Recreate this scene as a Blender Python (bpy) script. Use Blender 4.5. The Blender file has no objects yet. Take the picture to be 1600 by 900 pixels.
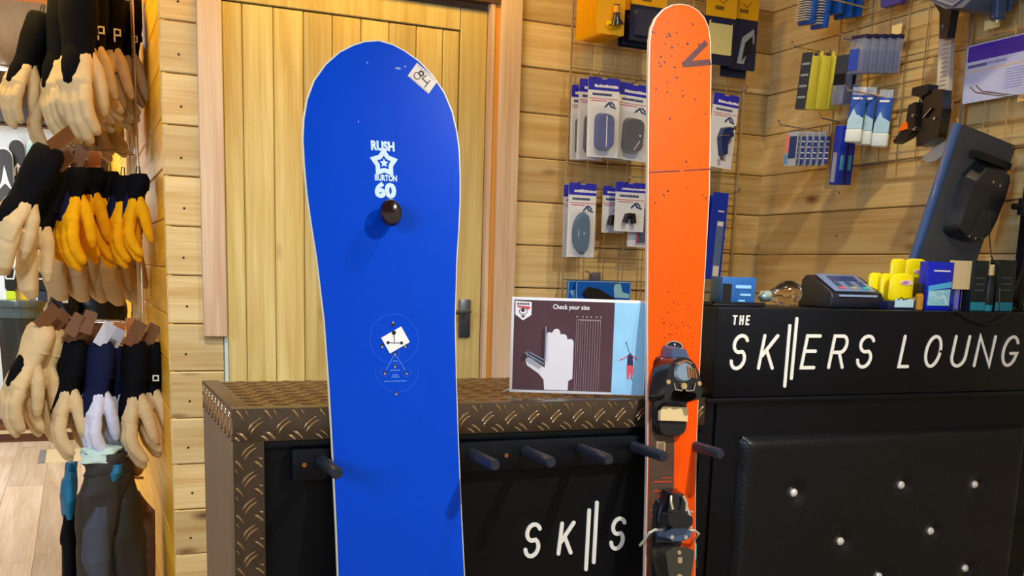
import bpy, bmesh, math, random
from mathutils import Vector, Matrix
random.seed(7)
S = bpy.context.scene
COL = S.collection
PI = math.pi

# ------------------------------------------------------------------ camera
F, CX, CY = 1562.92, 800.0, 705.33
YAW, PITCH, ROLL = [math.radians(a) for a in (23.441, -10.175, -1.776)]
CAM = Vector((0, 0, 1.25))
_f = Vector((math.sin(YAW) * math.cos(PITCH), math.cos(YAW) * math.cos(PITCH), math.sin(PITCH)))
_r = Vector((math.cos(YAW), -math.sin(YAW), 0))
_d = _f.cross(_r)
R_ = _r * math.cos(ROLL) + _d * math.sin(ROLL)
D_ = _d * math.cos(ROLL) - _r * math.sin(ROLL)
cam = bpy.data.objects.new('camera', bpy.data.cameras.new('camera'))
COL.objects.link(cam)
m = Matrix.Identity(4)
for i in range(3):
    m[i][0], m[i][1], m[i][2], m[i][3] = R_[i], -D_[i], -_f[i], CAM[i]
cam.matrix_world = m
cam.data.sensor_width = 36
cam.data.lens = F / 1600 * 36
cam.data.shift_y = (CY - 450) / 1600
cam.data.clip_start = 0.05
S.camera = cam

# ------------------------------------------------------------------ light and exposure
S.view_settings.view_transform = 'Standard'
S.view_settings.look = 'None'
S.view_settings.gamma = 1
S.view_settings.use_curve_mapping = False
S.view_settings.exposure = 0.25
w = bpy.data.worlds.new('world'); S.world = w; w.use_nodes = True
bg = w.node_tree.nodes['Background']
bg.inputs[0].default_value = (1.0, 0.90, 0.76, 1)
bg.inputs[1].default_value = 0.5

def lamp(name, kind, loc, target, energy, color, size=0.1, angle=None, blend=0.6, sizey=None):
    l = bpy.data.lights.new(name, kind)
    l.energy = energy; l.color = color
    if kind == 'AREA':
        l.size = size
        if sizey: l.shape = 'RECTANGLE'; l.size_y = sizey
    else:
        l.shadow_soft_size = size
    if kind == 'SPOT':
        l.spot_size = math.radians(angle); l.spot_blend = blend
    o = bpy.data.objects.new(name, l); COL.objects.link(o)
    o.location = loc
    o.rotation_euler = (Vector(target) - Vector(loc)).to_track_quat('-Z', 'Y').to_euler()
    return o
lamp('ceiling_spot', 'SPOT', (1.55, 0.55, 2.50), (1.0, 2.3, 0.35), 120, (1, .97, .92), .03, 74, 1.0)
lamp('ceiling_spot', 'SPOT', (1.42, 1.55, 2.55), (0.85, 1.75, 0.75), 42, (1, .95, .9), .025, 75, .9)
lamp('ceiling_spot', 'SPOT', (1.75, 1.95, 2.56), (2.05, 3.0, 0.7), 34, (1, .80, .46), .03, 90, 1.0)
lamp('ceiling_spot', 'SPOT', (0.05, 1.60, 2.55), (0.15, 3.3, 0.7), 78, (1, .97, .92), .05, 68, 1.0)
lamp('ceiling_glow', 'AREA', (0.80, 2.70, 2.57), (0.80, 3.15, 2.3), 15, (1, .60, .08), 1.0, sizey=.15)
lamp('ceiling_glow', 'AREA', (-0.20, 3.6, 2.57), (0.25, 3.7, 1.8), 17, (1, .66, .12), .5, sizey=.5)
lamp('back_room_light', 'AREA', (-0.9, 6.4, 2.45), (-0.5, 6.7, 0.2), 80, (.96, .97, 1), 1.0, sizey=1.6)
lamp('back_room_fill', 'POINT', (-0.7, 6.6, 1.75), (0, 0, 0), 12, (1, .93, .82), .15)  # unseen fill added to brighten the back room ceiling
lamp('cool_fill_light', 'AREA', (-2.3, -0.3, 2.1), (1.2, 1.9, 0.9), 74, (.48, .69, 1.0), 1.4, sizey=1.4)  # unseen cool area light added from the front left

# ------------------------------------------------------------------ helpers
def ray(x, y):
    return R_ * ((x - CX) / F) + D_ * ((y - CY) / F) + _f
def atY(x, y, Y):
    r = ray(x, y); return CAM + r * ((Y - CAM.y) / r.y)
def atX(x, y, X):
    r = ray(x, y); return CAM + r * ((X - CAM.x) / r.x)
def atZ(x, y, Z):
    r = ray(x, y); return CAM + r * ((Z - CAM.z) / r.z)
def at_plane(x, y, P, n):
    r = ray(x, y); return CAM + r * (n.dot(P - CAM) / n.dot(r))

def col(r, g, b):
    f = lambda c: (c / 255 / 12.92) if c / 255 <= .04045 else ((c / 255 + .055) / 1.055) ** 2.4
    return (f(r), f(g), f(b), 1)

MATS = {}
def mat(name, c, rough=.5, metal=0, noise=0, scale=40, bump=0, coat=0, alpha=1, trans=0, ior=1.45, emit=0, sheen=0, spec=None, stretch=None, bscale=None):
    if name in MATS: return MATS[name]
    mm = bpy.data.materials.new(name); mm.use_nodes = True
    nt = mm.node_tree; b = nt.nodes['Principled BSDF']
    b.inputs['Base Color'].default_value = c
    b.inputs['Roughness'].default_value = rough
    b.inputs['Metallic'].default_value = metal
    b.inputs['Coat Weight'].default_value = coat
    b.inputs['Coat Roughness'].default_value = .08
    b.inputs['Alpha'].default_value = alpha
    b.inputs['Transmission Weight'].default_value = trans
    b.inputs['IOR'].default_value = ior
    b.inputs['Sheen Weight'].default_value = sheen
    if spec is not None: b.inputs['Specular IOR Level'].default_value = spec
    if emit:
        b.inputs['Emission Color'].default_value = c
        b.inputs['Emission Strength'].default_value = emit
    tc = nt.nodes.new('ShaderNodeTexCoord')
    mp = nt.nodes.new('ShaderNodeMapping')
    nt.links.new(tc.outputs['Object'], mp.inputs[0])
    if stretch: mp.inputs['Scale'].default_value = stretch
    n = nt.nodes.new('ShaderNodeTexNoise'); n.inputs['Scale'].default_value = scale; n.inputs['Detail'].default_value = 4
    nt.links.new(mp.outputs[0], n.inputs[0])
    if noise:
        mx = nt.nodes.new('ShaderNodeMix'); mx.data_type = 'RGBA'
        k = 1 - noise
        mx.inputs[6].default_value = (c[0] * k, c[1] * k, c[2] * k, 1)
        k = 1 + noise
        mx.inputs[7].default_value = (min(1, c[0] * k), min(1, c[1] * k), min(1, c[2] * k), 1)
        nt.links.new(n.outputs[0], mx.inputs[0])
        nt.links.new(mx.outputs[2], b.inputs['Base Color'])
    if bump:
        bp = nt.nodes.new('ShaderNodeBump'); bp.inputs['Strength'].default_value = bump; bp.inputs['Distance'].default_value = .003
        if bscale:
            n = nt.nodes.new('ShaderNodeTexNoise'); n.inputs['Scale'].default_value = bscale
            nt.links.new(mp.outputs[0], n.inputs[0])
        nt.links.new(n.outputs[0], bp.inputs['Height'])
        nt.links.new(bp.outputs[0], b.inputs['Normal'])
    MATS[name] = mm
    return mm

def wood(name, light, dark, knot, axis='x', knots=True, rough=.45, vary=.22, gs=1.0):
    mm = bpy.data.materials.new(name); mm.use_nodes = True
    nt = mm.node_tree; N = nt.nodes; L = nt.links; b = N['Principled BSDF']
    b.inputs['Roughness'].default_value = rough
    tc = N.new('ShaderNodeTexCoord'); geo = N.new('ShaderNodeNewGeometry')
    # every plank is an island of its own: shift the grain by its random number
    sc = N.new('ShaderNodeVectorMath'); sc.operation = 'SCALE'; sc.inputs[0].default_value = (3.1, 7.7, 5.3)
    L.new(geo.outputs['Random Per Island'], sc.inputs['Scale'])
    ad = N.new('ShaderNodeVectorMath'); ad.operation = 'ADD'
    L.new(tc.outputs['Object'], ad.inputs[0]); L.new(sc.outputs[0], ad.inputs[1])
    mp = N.new('ShaderNodeMapping'); a, c2 = 1.6 * gs, 22 * gs
    mp.inputs['Scale'].default_value = {'x': (a, c2, c2), 'y': (c2, a, c2), 'z': (c2, c2, a)}[axis]
    L.new(ad.outputs[0], mp.inputs[0])
    n = N.new('ShaderNodeTexNoise'); n.inputs['Scale'].default_value = 1; n.inputs['Detail'].default_value = 6; n.inputs['Distortion'].default_value = .7
    L.new(mp.outputs[0], n.inputs[0])
    mp1 = N.new('ShaderNodeMapping'); a, c2 = 3 * gs, 120 * gs
    mp1.inputs['Scale'].default_value = {'x': (a, c2, c2), 'y': (c2, a, c2), 'z': (c2, c2, a)}[axis]
    L.new(ad.outputs[0], mp1.inputs[0])
    n1 = N.new('ShaderNodeTexNoise'); n1.inputs['Scale'].default_value = 1; n1.inputs['Detail'].default_value = 2
    L.new(mp1.outputs[0], n1.inputs[0])
    av = N.new('ShaderNodeMix'); av.data_type = 'FLOAT'; av.inputs[0].default_value = .35
    L.new(n.outputs[0], av.inputs[2]); L.new(n1.outputs[0], av.inputs[3])
    r = N.new('ShaderNodeValToRGB'); r.color_ramp.elements[0].position = .36; r.color_ramp.elements[1].position = .62
    r.color_ramp.elements[0].color = dark; r.color_ramp.elements[1].color = light
    L.new(av.outputs[0], r.inputs[0])
    # tone of the plank
    hv = N.new('ShaderNodeHueSaturation')
    mr = N.new('ShaderNodeMapRange'); mr.inputs[3].default_value = 1 - vary; mr.inputs[4].default_value = 1 + vary * .45
    L.new(geo.outputs['Random Per Island'], mr.inputs[0]); L.new(mr.outputs[0], hv.inputs['Value'])
    L.new(r.outputs[0], hv.inputs['Color'])
    out = hv.outputs[0]
    if knots:
        mp2 = N.new('ShaderNodeMapping'); a, c2 = 2.6, 6.5
        mp2.inputs['Scale'].default_value = {'x': (a, c2, c2), 'y': (c2, a, c2), 'z': (c2, c2, a)}[axis]
        L.new(ad.outputs[0], mp2.inputs[0])
        v = N.new('ShaderNodeTexVoronoi'); v.inputs['Scale'].default_value = 1; v.inputs['Randomness'].default_value = 1
        L.new(mp2.outputs[0], v.inputs['Vector'])
        kr = N.new('ShaderNodeValToRGB'); e = kr.color_ramp.elements
        e[0].position = .03; e[0].color = (1, 1, 1, 1); e[1].position = .13; e[1].color = (0, 0, 0, 1)
        k = e.new(.07); k.color = (.55, .55, .55, 1)
        L.new(v.outputs['Distance'], kr.inputs[0])
        mx = N.new('ShaderNodeMix'); mx.data_type = 'RGBA'; mx.inputs[7].default_value = knot
        L.new(kr.outputs[0], mx.inputs[0]); L.new(out, mx.inputs[6]); out = mx.outputs[2]
    L.new(out, b.inputs['Base Color'])
    bp = N.new('ShaderNodeBump'); bp.inputs['Strength'].default_value = .25; bp.inputs['Distance'].default_value = .001
    L.new(av.outputs[0], bp.inputs['Height']); L.new(bp.outputs[0], b.inputs['Normal'])
    return mm

class B:
    def __init__(s): s.v = []; s.f = []; s.m = []; s.jit = 0
    def add(s, vs, fs, mi=0, M=None):
        o = len(s.v)
        for p in vs:
            p = Vector(p); s.v.append(M @ p if M is not None else p)
        for f in fs: s.f.append([i + o for i in f]); s.m.append(mi)
        return s
    def box(s, x0, x1, y0, y1, z0, z1, mi=0, M=None):
        vs = [(x, y, z) for x in (x0, x1) for y in (y0, y1) for z in (z0, z1)]
        return s.add(vs, [(0, 1, 3, 2), (4, 6, 7, 5), (0, 4, 5, 1), (2, 3, 7, 6), (0, 2, 6, 4), (1, 5, 7, 3)], mi, M)
    def cham(s, x0, x1, y0, y1, z0, z1, c=.003, mi=0, M=None):
        # box whose front (low y) edges are chamfered
        y2 = y0 + c
        vs = [(x0 + c, y0, z0 + c), (x1 - c, y0, z0 + c), (x1 - c, y0, z1 - c), (x0 + c, y0, z1 - c),
              (x0, y2, z0), (x1, y2, z0), (x1, y2, z1), (x0, y2, z1), (x0, y1, z0), (x1, y1, z0), (x1, y1, z1), (x0, y1, z1)]
        fs = [(0, 1, 2, 3), (0, 4, 5, 1), (1, 5, 6, 2), (2, 6, 7, 3), (3, 7, 4, 0), (4, 8, 9, 5), (5, 9, 10, 6), (6, 10, 11, 7), (7, 11, 8, 4), (8, 11, 10, 9)]
        return s.add(vs, fs, mi, M)
    def prism(s, pts, y0, y1, mi=0, M=None, mside=None, inset=0):
        n = len(pts)
        if inset:
            cx = sum(p[0] for p in pts) / n; cz = sum(p[1] for p in pts) / n
            q = [(cx + (p[0] - cx) * (1 - inset), cz + (p[1] - cz) * (1 - inset)) for p in pts]
        else: q = pts
        vs = [(p[0], y0, p[1]) for p in q] + [(p[0], y1, p[1]) for p in pts]
        s.add(vs, [list(range(n)), list(range(2 * n - 1, n - 1, -1))], mi, M)
        return s.add(vs, [(i, (i + 1) % n, n + (i + 1) % n, n + i) for i in range(n)], mi if mside is None else mside, M)
    def tube(s, path, rad, n=10, mi=0, M=None, ref=(0, 1, 0), cap=True):
        # rad: number, list of numbers or list of (across, along ref) pairs
        path = [Vector(p) for p in path]; k = len(path)
        rr = [(r, r) if not isinstance(r, (tuple, list)) else r for r in (rad if isinstance(rad, list) else [rad] * k)]
        vs = []; ref = Vector(ref)
        for i, p in enumerate(path):
            t = (path[min(i + 1, k - 1)] - path[max(i - 1, 0)]).normalized()
            rf = ref if abs(t.dot(ref)) < .98 else Vector((1, 0, 0))
            a = t.cross(rf).normalized(); b = a.cross(t).normalized()
            for j in range(n):
                an = 2 * PI * j / n
                vs.append(p + a * (math.cos(an) * rr[i][0]) + b * (math.sin(an) * rr[i][1]))
        fs = [(i * n + j, i * n + (j + 1) % n, (i + 1) * n + (j + 1) % n, (i + 1) * n + j) for i in range(k - 1) for j in range(n)]
        if cap: fs += [list(range(n))[::-1], [(k - 1) * n + j for j in range(n)]]
        return s.add(vs, fs, mi, M)
    def cyl(s, a, b, r, r2=None, n=16, mi=0, M=None):
        return s.tube([a, b], [r, r if r2 is None else r2], n, mi, M)
    def lathe(s, prof, n=24, mi=0, M=None, sx=1, sy=1):
        vs = [(math.cos(2 * PI * j / n) * r * sx, math.sin(2 * PI * j / n) * r * sy, z) for r, z in prof for j in range(n)]
        k = len(prof)
        fs = [(i * n + j, i * n + (j + 1) % n, (i + 1) * n + (j + 1) % n, (i + 1) * n + j) for i in range(k - 1) for j in range(n)]
        fs += [list(range(n))[::-1], [(k - 1) * n + j for j in range(n)]]
        return s.add(vs, fs, mi, M)
    def ball(s, c, r, n=12, mi=0, M=None):
        r = (r, r, r) if not isinstance(r, (tuple, list)) else r
        k = n // 2 + 1
        T = Matrix.Translation(c) @ Matrix.Diagonal((r[0], r[1], r[2], 1))
        if M is not None: T = M @ T
        return s.lathe([(max(1e-4, math.sin(PI * i / (k - 1))), -math.cos(PI * i / (k - 1))) for i in range(k)], n, mi, T)
    def disc(s, x, z, r, y0, y1, mi=0, M=None, n=16, rz=None):
        rz = rz or r
        return s.prism([(x + r * math.cos(2 * PI * i / n), z + rz * math.sin(2 * PI * i / n)) for i in range(n)], y0, y1, mi, M)
    def ring(s, x, z, r, w, y0, y1, mi=0, M=None, n=28, a0=0, a1=2 * PI, rz=None):
        rz = rz or r
        pts = [(x + r * math.cos(a0 + (a1 - a0) * i / n), z + rz * math.sin(a0 + (a1 - a0) * i / n)) for i in range(n + 1)]
        return s.stroke(pts, w, y0, y1, mi, M, caps=False)
    def stroke(s, pts, w, y0, y1, mi=0, M=None, caps=True, rnd=True):
        # flat ribbon along a polyline in the xz plane
        n = len(pts); L = []; Rr = []
        closed = (Vector(pts[0]) - Vector(pts[-1])).length < 1e-6
        for i in range(n):
            a = Vector(pts[i - 1] if i > 0 else (pts[-2] if closed else pts[0]))
            c = Vector(pts[i + 1] if i < n - 1 else (pts[1] if closed else pts[-1])); b = Vector(pts[i])
            d1 = (b - a); d2 = (c - b)
            d1 = d1.normalized() if d1.length > 1e-9 else d2.normalized()
            d2 = d2.normalized() if d2.length > 1e-9 else d1
            t = (d1 + d2)
            t = t.normalized() if t.length > 1e-6 else d1
            nn = Vector((-t.y, t.x)); k = 1 / max(.45, nn.dot(Vector((-d1.y, d1.x))))
            L.append(b + nn * w / 2 * k); Rr.append(b - nn * w / 2 * k)
        for i in range(n - 1):
            s.prism([(p.x, p.y) for p in (L[i], L[i + 1], Rr[i + 1], Rr[i])], y0 - .00006 * (i % 2) - s.jit, y1, mi, M)
        if caps and rnd:
            for p in (pts[0], pts[-1]): s.disc(p[0], p[1], w / 2, y0 - .00012 - s.jit, y1, mi, M, 10)
        s.jit = (s.jit + .00017) % .0006
        return s
    def text(s, body, size, x, z, y0, y1, mi=0, M=None, align='CENTER', sx=1, rot=0, bold=0):
        cu = bpy.data.curves.new('t', 'FONT'); cu.body = body; cu.size = size; cu.align_x = align; cu.align_y = 'CENTER'
        cu.extrude = abs(y1 - y0) / 2; cu.resolution_u = 3; cu.offset = bold
        o = bpy.data.objects.new('t', cu); COL.objects.link(o)
        me = bpy.data.meshes.new_from_object(o.evaluated_get(bpy.context.evaluated_depsgraph_get()))
        T = Matrix.Translation((x, (y0 + y1) / 2, z)) @ Matrix.Rotation(rot, 4, 'Y') @ Matrix.Rotation(PI / 2, 4, 'X') @ Matrix.Diagonal((sx, 1, 1, 1))
        if M is not None: T = M @ T
        s.add([v.co for v in me.vertices], [list(p.vertices) for p in me.polygons], mi, T)
        bpy.data.objects.remove(o); bpy.data.meshes.remove(me); bpy.data.curves.remove(cu)
        return s
    def build(s, name, mats, parent=None, bevel=0, smooth=30, sub=0, remesh=0, seg=2, M=None):
        me = bpy.data.meshes.new(name)
        me.from_pydata([tuple(p) for p in s.v], [], s.f)
        if not isinstance(mats, (list, tuple)): mats = [mats]
        for q in mats: me.materials.append(q)
        me.polygons.foreach_set('material_index', s.m)
        bm = bmesh.new(); bm.from_mesh(me)
        bmesh.ops.recalc_face_normals(bm, faces=bm.faces); bm.to_mesh(me); bm.free()
        o = bpy.data.objects.new(name, me); COL.objects.link(o)
        if M is not None: o.matrix_world = M
        if bevel or sub or remesh:
            if remesh:
                q = o.modifiers.new('r', 'REMESH'); q.mode = 'VOXEL'; q.voxel_size = remesh; q.use_smooth_shade = True
                q = o.modifiers.new('s', 'SMOOTH'); q.factor = .5; q.iterations = 1
            if bevel:
                q = o.modifiers.new('b', 'BEVEL'); q.width = bevel; q.segments = seg; q.limit_method = 'ANGLE'; q.angle_limit = math.radians(40)
            if sub:
                q = o.modifiers.new('u', 'SUBSURF'); q.levels = q.render_levels = sub
            me2 = bpy.data.meshes.new_from_object(o.evaluated_get(bpy.context.evaluated_depsgraph_get()))
            o.modifiers.clear(); o.data = me2; me2.name = name; bpy.data.meshes.remove(me); me = me2
        if smooth:
            me.shade_smooth()
            if smooth < 180: me.set_sharp_from_angle(angle=math.radians(smooth))
        if parent: o.parent = parent
        return o

def tag(o, label, cat, group=None, kind=None):
    if label: o['label'] = label
    if cat: o['category'] = cat
    if group: o['group'] = group
    if kind: o['kind'] = kind
    return o
def thing(name, label, cat, M=None, group=None):
    o = bpy.data.objects.new(name, None); COL.objects.link(o); o.empty_display_size = .02
    if M is not None: o.matrix_world = M if isinstance(M, Matrix) else Matrix.Translation(M)
    return tag(o, label, cat, group)
def struct(o): o['kind'] = 'structure'; return o
def part_label(o, t): o['label'] = t; return o
def dup(root, M, label, group=None):
    r = root.copy(); COL.objects.link(r); r.matrix_world = M; r['label'] = label
    if group: r['group'] = group
    for ch in list(root.children):
        c = ch.copy(); COL.objects.link(c); c.parent = r
        for g in list(ch.children):
            d = g.copy(); COL.objects.link(d); d.parent = c
    return r
T = Matrix.Translation
def Rot(a, ax='Z'): return Matrix.Rotation(math.radians(a), 4, ax)
def FR(x, y, z):     # frame on the right-hand wall: local x runs towards the viewer, local y into the wall
    M = Matrix(((0, 1, 0, x), (-1, 0, 0, y), (0, 0, 1, z), (0, 0, 0, 1)))
    return M
def fx(*cols):
    M = Matrix.Identity(4)
    for j, c in enumerate(cols):
        for i in range(3): M[i][j] = c[i]
    return M

# ------------------------------------------------------------------ materials
WALLW = wood('pine_wall', col(226, 200, 142), col(200, 162, 98), col(96, 58, 30), 'x')
YELW = wood('varnished_pine', col(250, 196, 44), col(226, 160, 18), col(150, 80, 20), 'x', knots=False)
DOORW = wood('pine_door', col(222, 202, 134), col(196, 166, 92), col(120, 78, 38), 'z')
TRIMW = wood('whitewashed_trim', col(222, 196, 166), col(200, 164, 130), col(110, 70, 50), 'z', vary=.08)
JAMBW = wood('orange_jamb', col(226, 160, 60), col(196, 124, 36), col(110, 60, 20), 'z', knots=False)
FLOORW = wood('oak_floor', col(228, 216, 196), col(204, 186, 158), col(120, 90, 60), 'y', knots=False, rough=.25)
CEILW = wood('grey_ceiling_boards', col(176, 156, 128), col(160, 138, 110), col(90, 70, 50), 'y', knots=False, rough=.35)
BENCHW = wood('dark_bench_wood', col(120, 72, 34), col(70, 38, 16), col(30, 16, 8), 'x', knots=False)
GAP = mat('dark_gap', col(70, 40, 20), .9)
NAIL = mat('nail_dot', col(52, 34, 24), .6)
BLACK = mat('black_laminate', col(5, 9, 17), .34, noise=.2, scale=6, spec=.32)
BLACKM = mat('black_panel', col(5, 6, 9), .55, noise=.2, scale=8, spec=.25)
LEATH = mat('black_leather', col(9, 11, 16), .38, bump=.35, bscale=260, coat=.1, spec=.4)
PLATE = mat('bronze_tread_plate', col(98, 84, 70), .33, .85, noise=.25, scale=30, bump=.08)
TREADHI = mat('highlit_tread_tops', col(196, 168, 128), .24, .95)  # lighter metal that paints bright highlights onto the tread bosses
PLATES = mat('worn_side_panel', col(120, 98, 74), .5, .35, noise=.25, scale=12, stretch=(1, 1, .12))
LETTER = mat('white_lettering', col(240, 236, 222), .5)
CHROME = mat('chrome', col(215, 212, 205), .16, 1)
WIRE = mat('galvanised_wire', col(205, 185, 150), .28, .9)
BRASS = mat('brass_screw', col(190, 130, 70), .35, .9)
RUB = mat('black_rubber', col(22, 22, 24), .45)
WHITE = mat('white_plastic', col(238, 238, 240), .4)
CARDW = mat('white_card', col(226, 230, 240), .5)
BLUEH = mat('blue_header', col(44, 46, 190), .4)
CLEAR = mat('clear_blister', col(225, 232, 245), .12, alpha=.13, spec=.8)
def C(name, r, g, b, rough=.5, **k): return mat(name, col(r, g, b), rough, **k)
RED = C('red_print', 214, 66, 72)

# ------------------------------------------------------------------ room shell
YW, XR, PIT = 3.15, 2.337, .1425
def planks(bld, x0, x1, z0, z1, y0, th=.02, base=1.625, seed=0, cuts=()):
    k0 = math.floor((z0 - base) / PIT); k = k0
    rnd = random.Random(seed)
    while base + k * PIT < z1:
        a = max(z0, base + k * PIT) + .0012; b_ = min(z1, base + (k + 1) * PIT) - .0012
        if b_ - a > .01: bld.cham(x0, x1, y0, y0 + th, a, b_, .0035)
        k += 1
    return bld
# left strip of the back wall, the part round the door, and the part behind the shop displays
b = B(); planks(b, .24, .40, 0, 2.6, YW, base=1.637 - PIT * 20)
b.box(.243, .40, YW + .012, YW + .03, 0, 2.6, 1)
for k in range(18):
    z = 1.637 - PIT * k + .052 + PIT * 3
    b.disc(.292 + .004 * math.sin(k * 3), z, .0038, YW - .0006, YW + .004, 2, n=8)
struct(b.build('wall_left', [WALLW, GAP, NAIL]))
b = B(); planks(b, 1.33, XR + .006, 0, 2.6, YW); b.box(1.33, XR + .03, YW + .012, YW + .03, 0, 2.6, 1)
for x in (2.19,):
    for k in range(18): b.disc(x, .2 + PIT * k + .055, .0035, YW - .0006, YW + .004, 2, n=8)
struct(b.build('wall_back', [WALLW, GAP, NAIL]))
b = B(); planks(b, .40, 1.33, 2.14, 2.6, YW); b.box(.40, 1.33, YW + .012, YW + .03, 2.14, 2.6, 1)
struct(b.build('wall_above_door', [WALLW, GAP]))
b = B()   # right-hand wall, planks running towards the viewer
M = FR(XR, YW, 0)
planks(b, -.006, 2.6, 0, 2.6, 0)
b.box(-.03, 2.6, .012, .03, 0, 2.6, 1)
for k in range(18):
    for xx in (.42, .86, 1.3): b.disc(xx + .01 * math.sin(k), .2 + PIT * k + .06, .0035, -.0006, .004, 2, n=8)
o = struct(b.build('wall_right', [WALLW, GAP, NAIL])); o.matrix_world = M
# yellow side wall of the passage, running away from the corner
b = B()
z = -.05
k = 0
while z < 2.6:
    b.cham(-6.2, -.004, .003, .025, z + .0012, min(2.6, z + PIT) - .0012, .0035); z += PIT; k += 1
b.box(-6.2, -.004, .015, .03, 0, 2.6, 1)
o = struct(b.build('wall_passage', [YELW, GAP])); o.matrix_world = FR(.24, YW, 0)
struct(B().box(-4, 6, -3, 10.4, -.05, 0).build('floor', [mat('floor_base', col(196, 170, 130), .4)]))
b = B()
rnd = random.Random(3)
for i in range(9):
    x = -1.55 + i * .19; y = 3.0
    while y < 9:
        L_ = rnd.uniform(1.1, 1.6); b.cham(x, x + .188, 0, .004, 0, 1, 0) if False else b.box(x, x + .188, y, min(9.2, y + L_) - .002, .0005, .003); y += L_
tag(b.build('floor_boards', [FLOORW], smooth=0), None, None, kind='structure')
b = B()
for i in range(14): b.box(-1.9 + i * .17, -1.9 + i * .17 + .1685, 4.95, 9.2, 2.5, 2.52)
struct(b.build('ceiling_back_room', [CEILW], smooth=0))
struct(B().box(-1.9, .24, 4.6, 4.98, 2.315, 2.6).build('trim_beam', [wood('yellow_beam', col(250, 176, 36), col(230, 140, 14), col(150, 80, 20), 'x', knots=False)]))
b = B()
for k in range(18): b.cham(-2.2, .3, 8.95, 8.97, k * .145, k * .145 + .143, .003)
struct(b.build('wall_far', [wood('brown_far_wall', col(150, 108, 66), col(112, 76, 44), col(60, 36, 20), 'x', knots=False)]))

struct(B().box(-4, XR + .03, -2.5, 4.62, 2.6, 2.64).build('ceiling', [wood('brown_ceiling', col(150, 104, 60), col(112, 74, 38), col(60, 36, 20), 'x', knots=False)]))
# door, its frame and trims
b = B()
xs = [.412, .471, .561, .650, .738, .826, .915, 1.003, 1.091, 1.146]
for a, c in zip(xs, xs[1:]): b.cham(a + .001, c - .001, YW + .012, YW + .03, .22, 1.995, .0035)
b.cham(.412, 1.146, YW + .008, YW + .03, 1.998, 2.065, .002)
b.cham(.412, 1.146, YW + .008, YW + .03, 0.0, .218, .002)
b.cham(1.148, 1.238, YW + .008, YW + .03, 0.0, 2.065, .002)
b.box(.412, 1.238, YW + .03, YW + .034, 0, 2.065, 1)
door = struct(b.build('door_1', [DOORW, GAP]))
P0 = atY(726, 497, YW)
b = B(); b.box(P0.x - .020, P0.x + .020, YW - .004, YW + .008, 1.03, 1.155); b.build('handle_plate', mat('grey_metal', col(110, 115, 125), .35, .8), door, bevel=.003)
b = B(); b.tube([(P0.x, YW, 1.115), (P0.x, YW - .04, 1.115), (P0.x - .03, YW - .05, 1.115), (P0.x - .10, YW - .05, 1.112)], .008, 10); b.build('door_handle', mat('grey_metal', col(110, 115, 125)), door)
b = B(); b.cham(.340, .408, YW - .028, YW, 1.031, 2.6, .002); struct(b.build('trim_1', [TRIMW]))
b = B(); b.cham(1.272, 1.345, YW - .028, YW, 0.0, 2.6, .002); struct(b.build('trim_2', [TRIMW]))
b = B(); b.box(.401, .411, YW - .006, YW + .03, 0, 2.09); struct(b.build('trim_3', [mat('pale_weatherstrip', col(196, 214, 206), .5)]))
b = B(); b.box(1.240, 1.254, YW - .016, YW + .03, 0, 2.085); struct(b.build('trim_4', [TRIMW]))
b = B(); b.box(1.254, 1.272, YW - .010, YW + .03, 0, 2.11); struct(b.build('trim_5', [JAMBW]))
b = B(); b.box(.411, 1.272, YW - .02, YW + .03, 2.086, 2.14); b.box(.411, 1.272, YW + .014, YW + .03, 2.065, 2.086); struct(b.build('trim_6', [wood('dark_head_board', col(110, 82, 58), col(70, 48, 34), col(40, 26, 18), 'x', knots=False)]))

# ------------------------------------------------------------------ tread-plate counter
CF, CT = 1.85, .989
CB = 2.33
def boss(bld, x, z, ang, L=.033, wd=.0056, h=.0022, M=None, mi=0, curve=.0030, clip=None):
    ca, sa = math.cos(ang), math.sin(ang); rows = []; n = 11
    for i in range(n):
        t = -1 + 2 * i / (n - 1); u = t * L / 2; ww = wd / 2 * (1 - t * t) ** .5 + .0002; c0 = curve * (.5 - t * t); hh = h * (1 - t ** 4)
        row = []
        for (k, y) in ((-1, .0003), (-.45, -hh * .85), (0, -hh), (.45, -hh * .85), (1, .0003)):
            bb = c0 + k * ww
            row.append((x + u * ca - bb * sa, y, z + u * sa + bb * ca))
        c = row[2]
        if clip is None or (clip[0] < c[0] < clip[1] and clip[2] < c[2] < clip[3]): rows.append(row)
    if len(rows) < 3: return
    fs = [(i * 5 + j, i * 5 + j + 1, i * 5 + j + 6, i * 5 + j + 5) for i in range(len(rows) - 1) for j in range(4)]
    bld.add([p for r in rows for p in r], fs, mi, M)
def tread(bld, x0, x1, z0, z1, M=None, pitch=.051, off=.02, zoff=None, L=.033):
    q = pitch / 2; zc = (z0 + z1) / 2 if zoff is None else zoff
    i0 = int(math.floor((x0 - off) / q)) - 1; i1 = int(math.ceil((x1 - off) / q)) + 1
    j0 = int(math.floor((z0 - zc) / q)) - 1; j1 = int(math.ceil((z1 - zc) / q)) + 1
    for i in range(i0, i1 + 1):
        for j in range(j0, j1 + 1):
            if (i + j) % 2: continue
            a = PI / 4 if j % 2 == 0 else -PI / 4
            cx = off + i * q; cz = zc + j * q
            for s in (-1, 1):
                boss(bld, cx - s * math.sin(a) * .0048 + s * .0012, cz + s * math.cos(a) * .0048, a, L, M=M, mi=1, clip=(x0, x1, z0, z1), curve=.0030 if j % 2 == 0 else .0030)
counter = thing('shop_counter', 'black counter clad in bronze tread plate with white SKIS lettering', 'counter', (0.247, CF, 0))
def ctr(bld, name, mats, bevel=0, **k):
    o = bld.build(name, mats, None, bevel=bevel, **k); o.parent = counter; o.matrix_parent_inverse = counter.matrix_world.inverted(); return o
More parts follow.
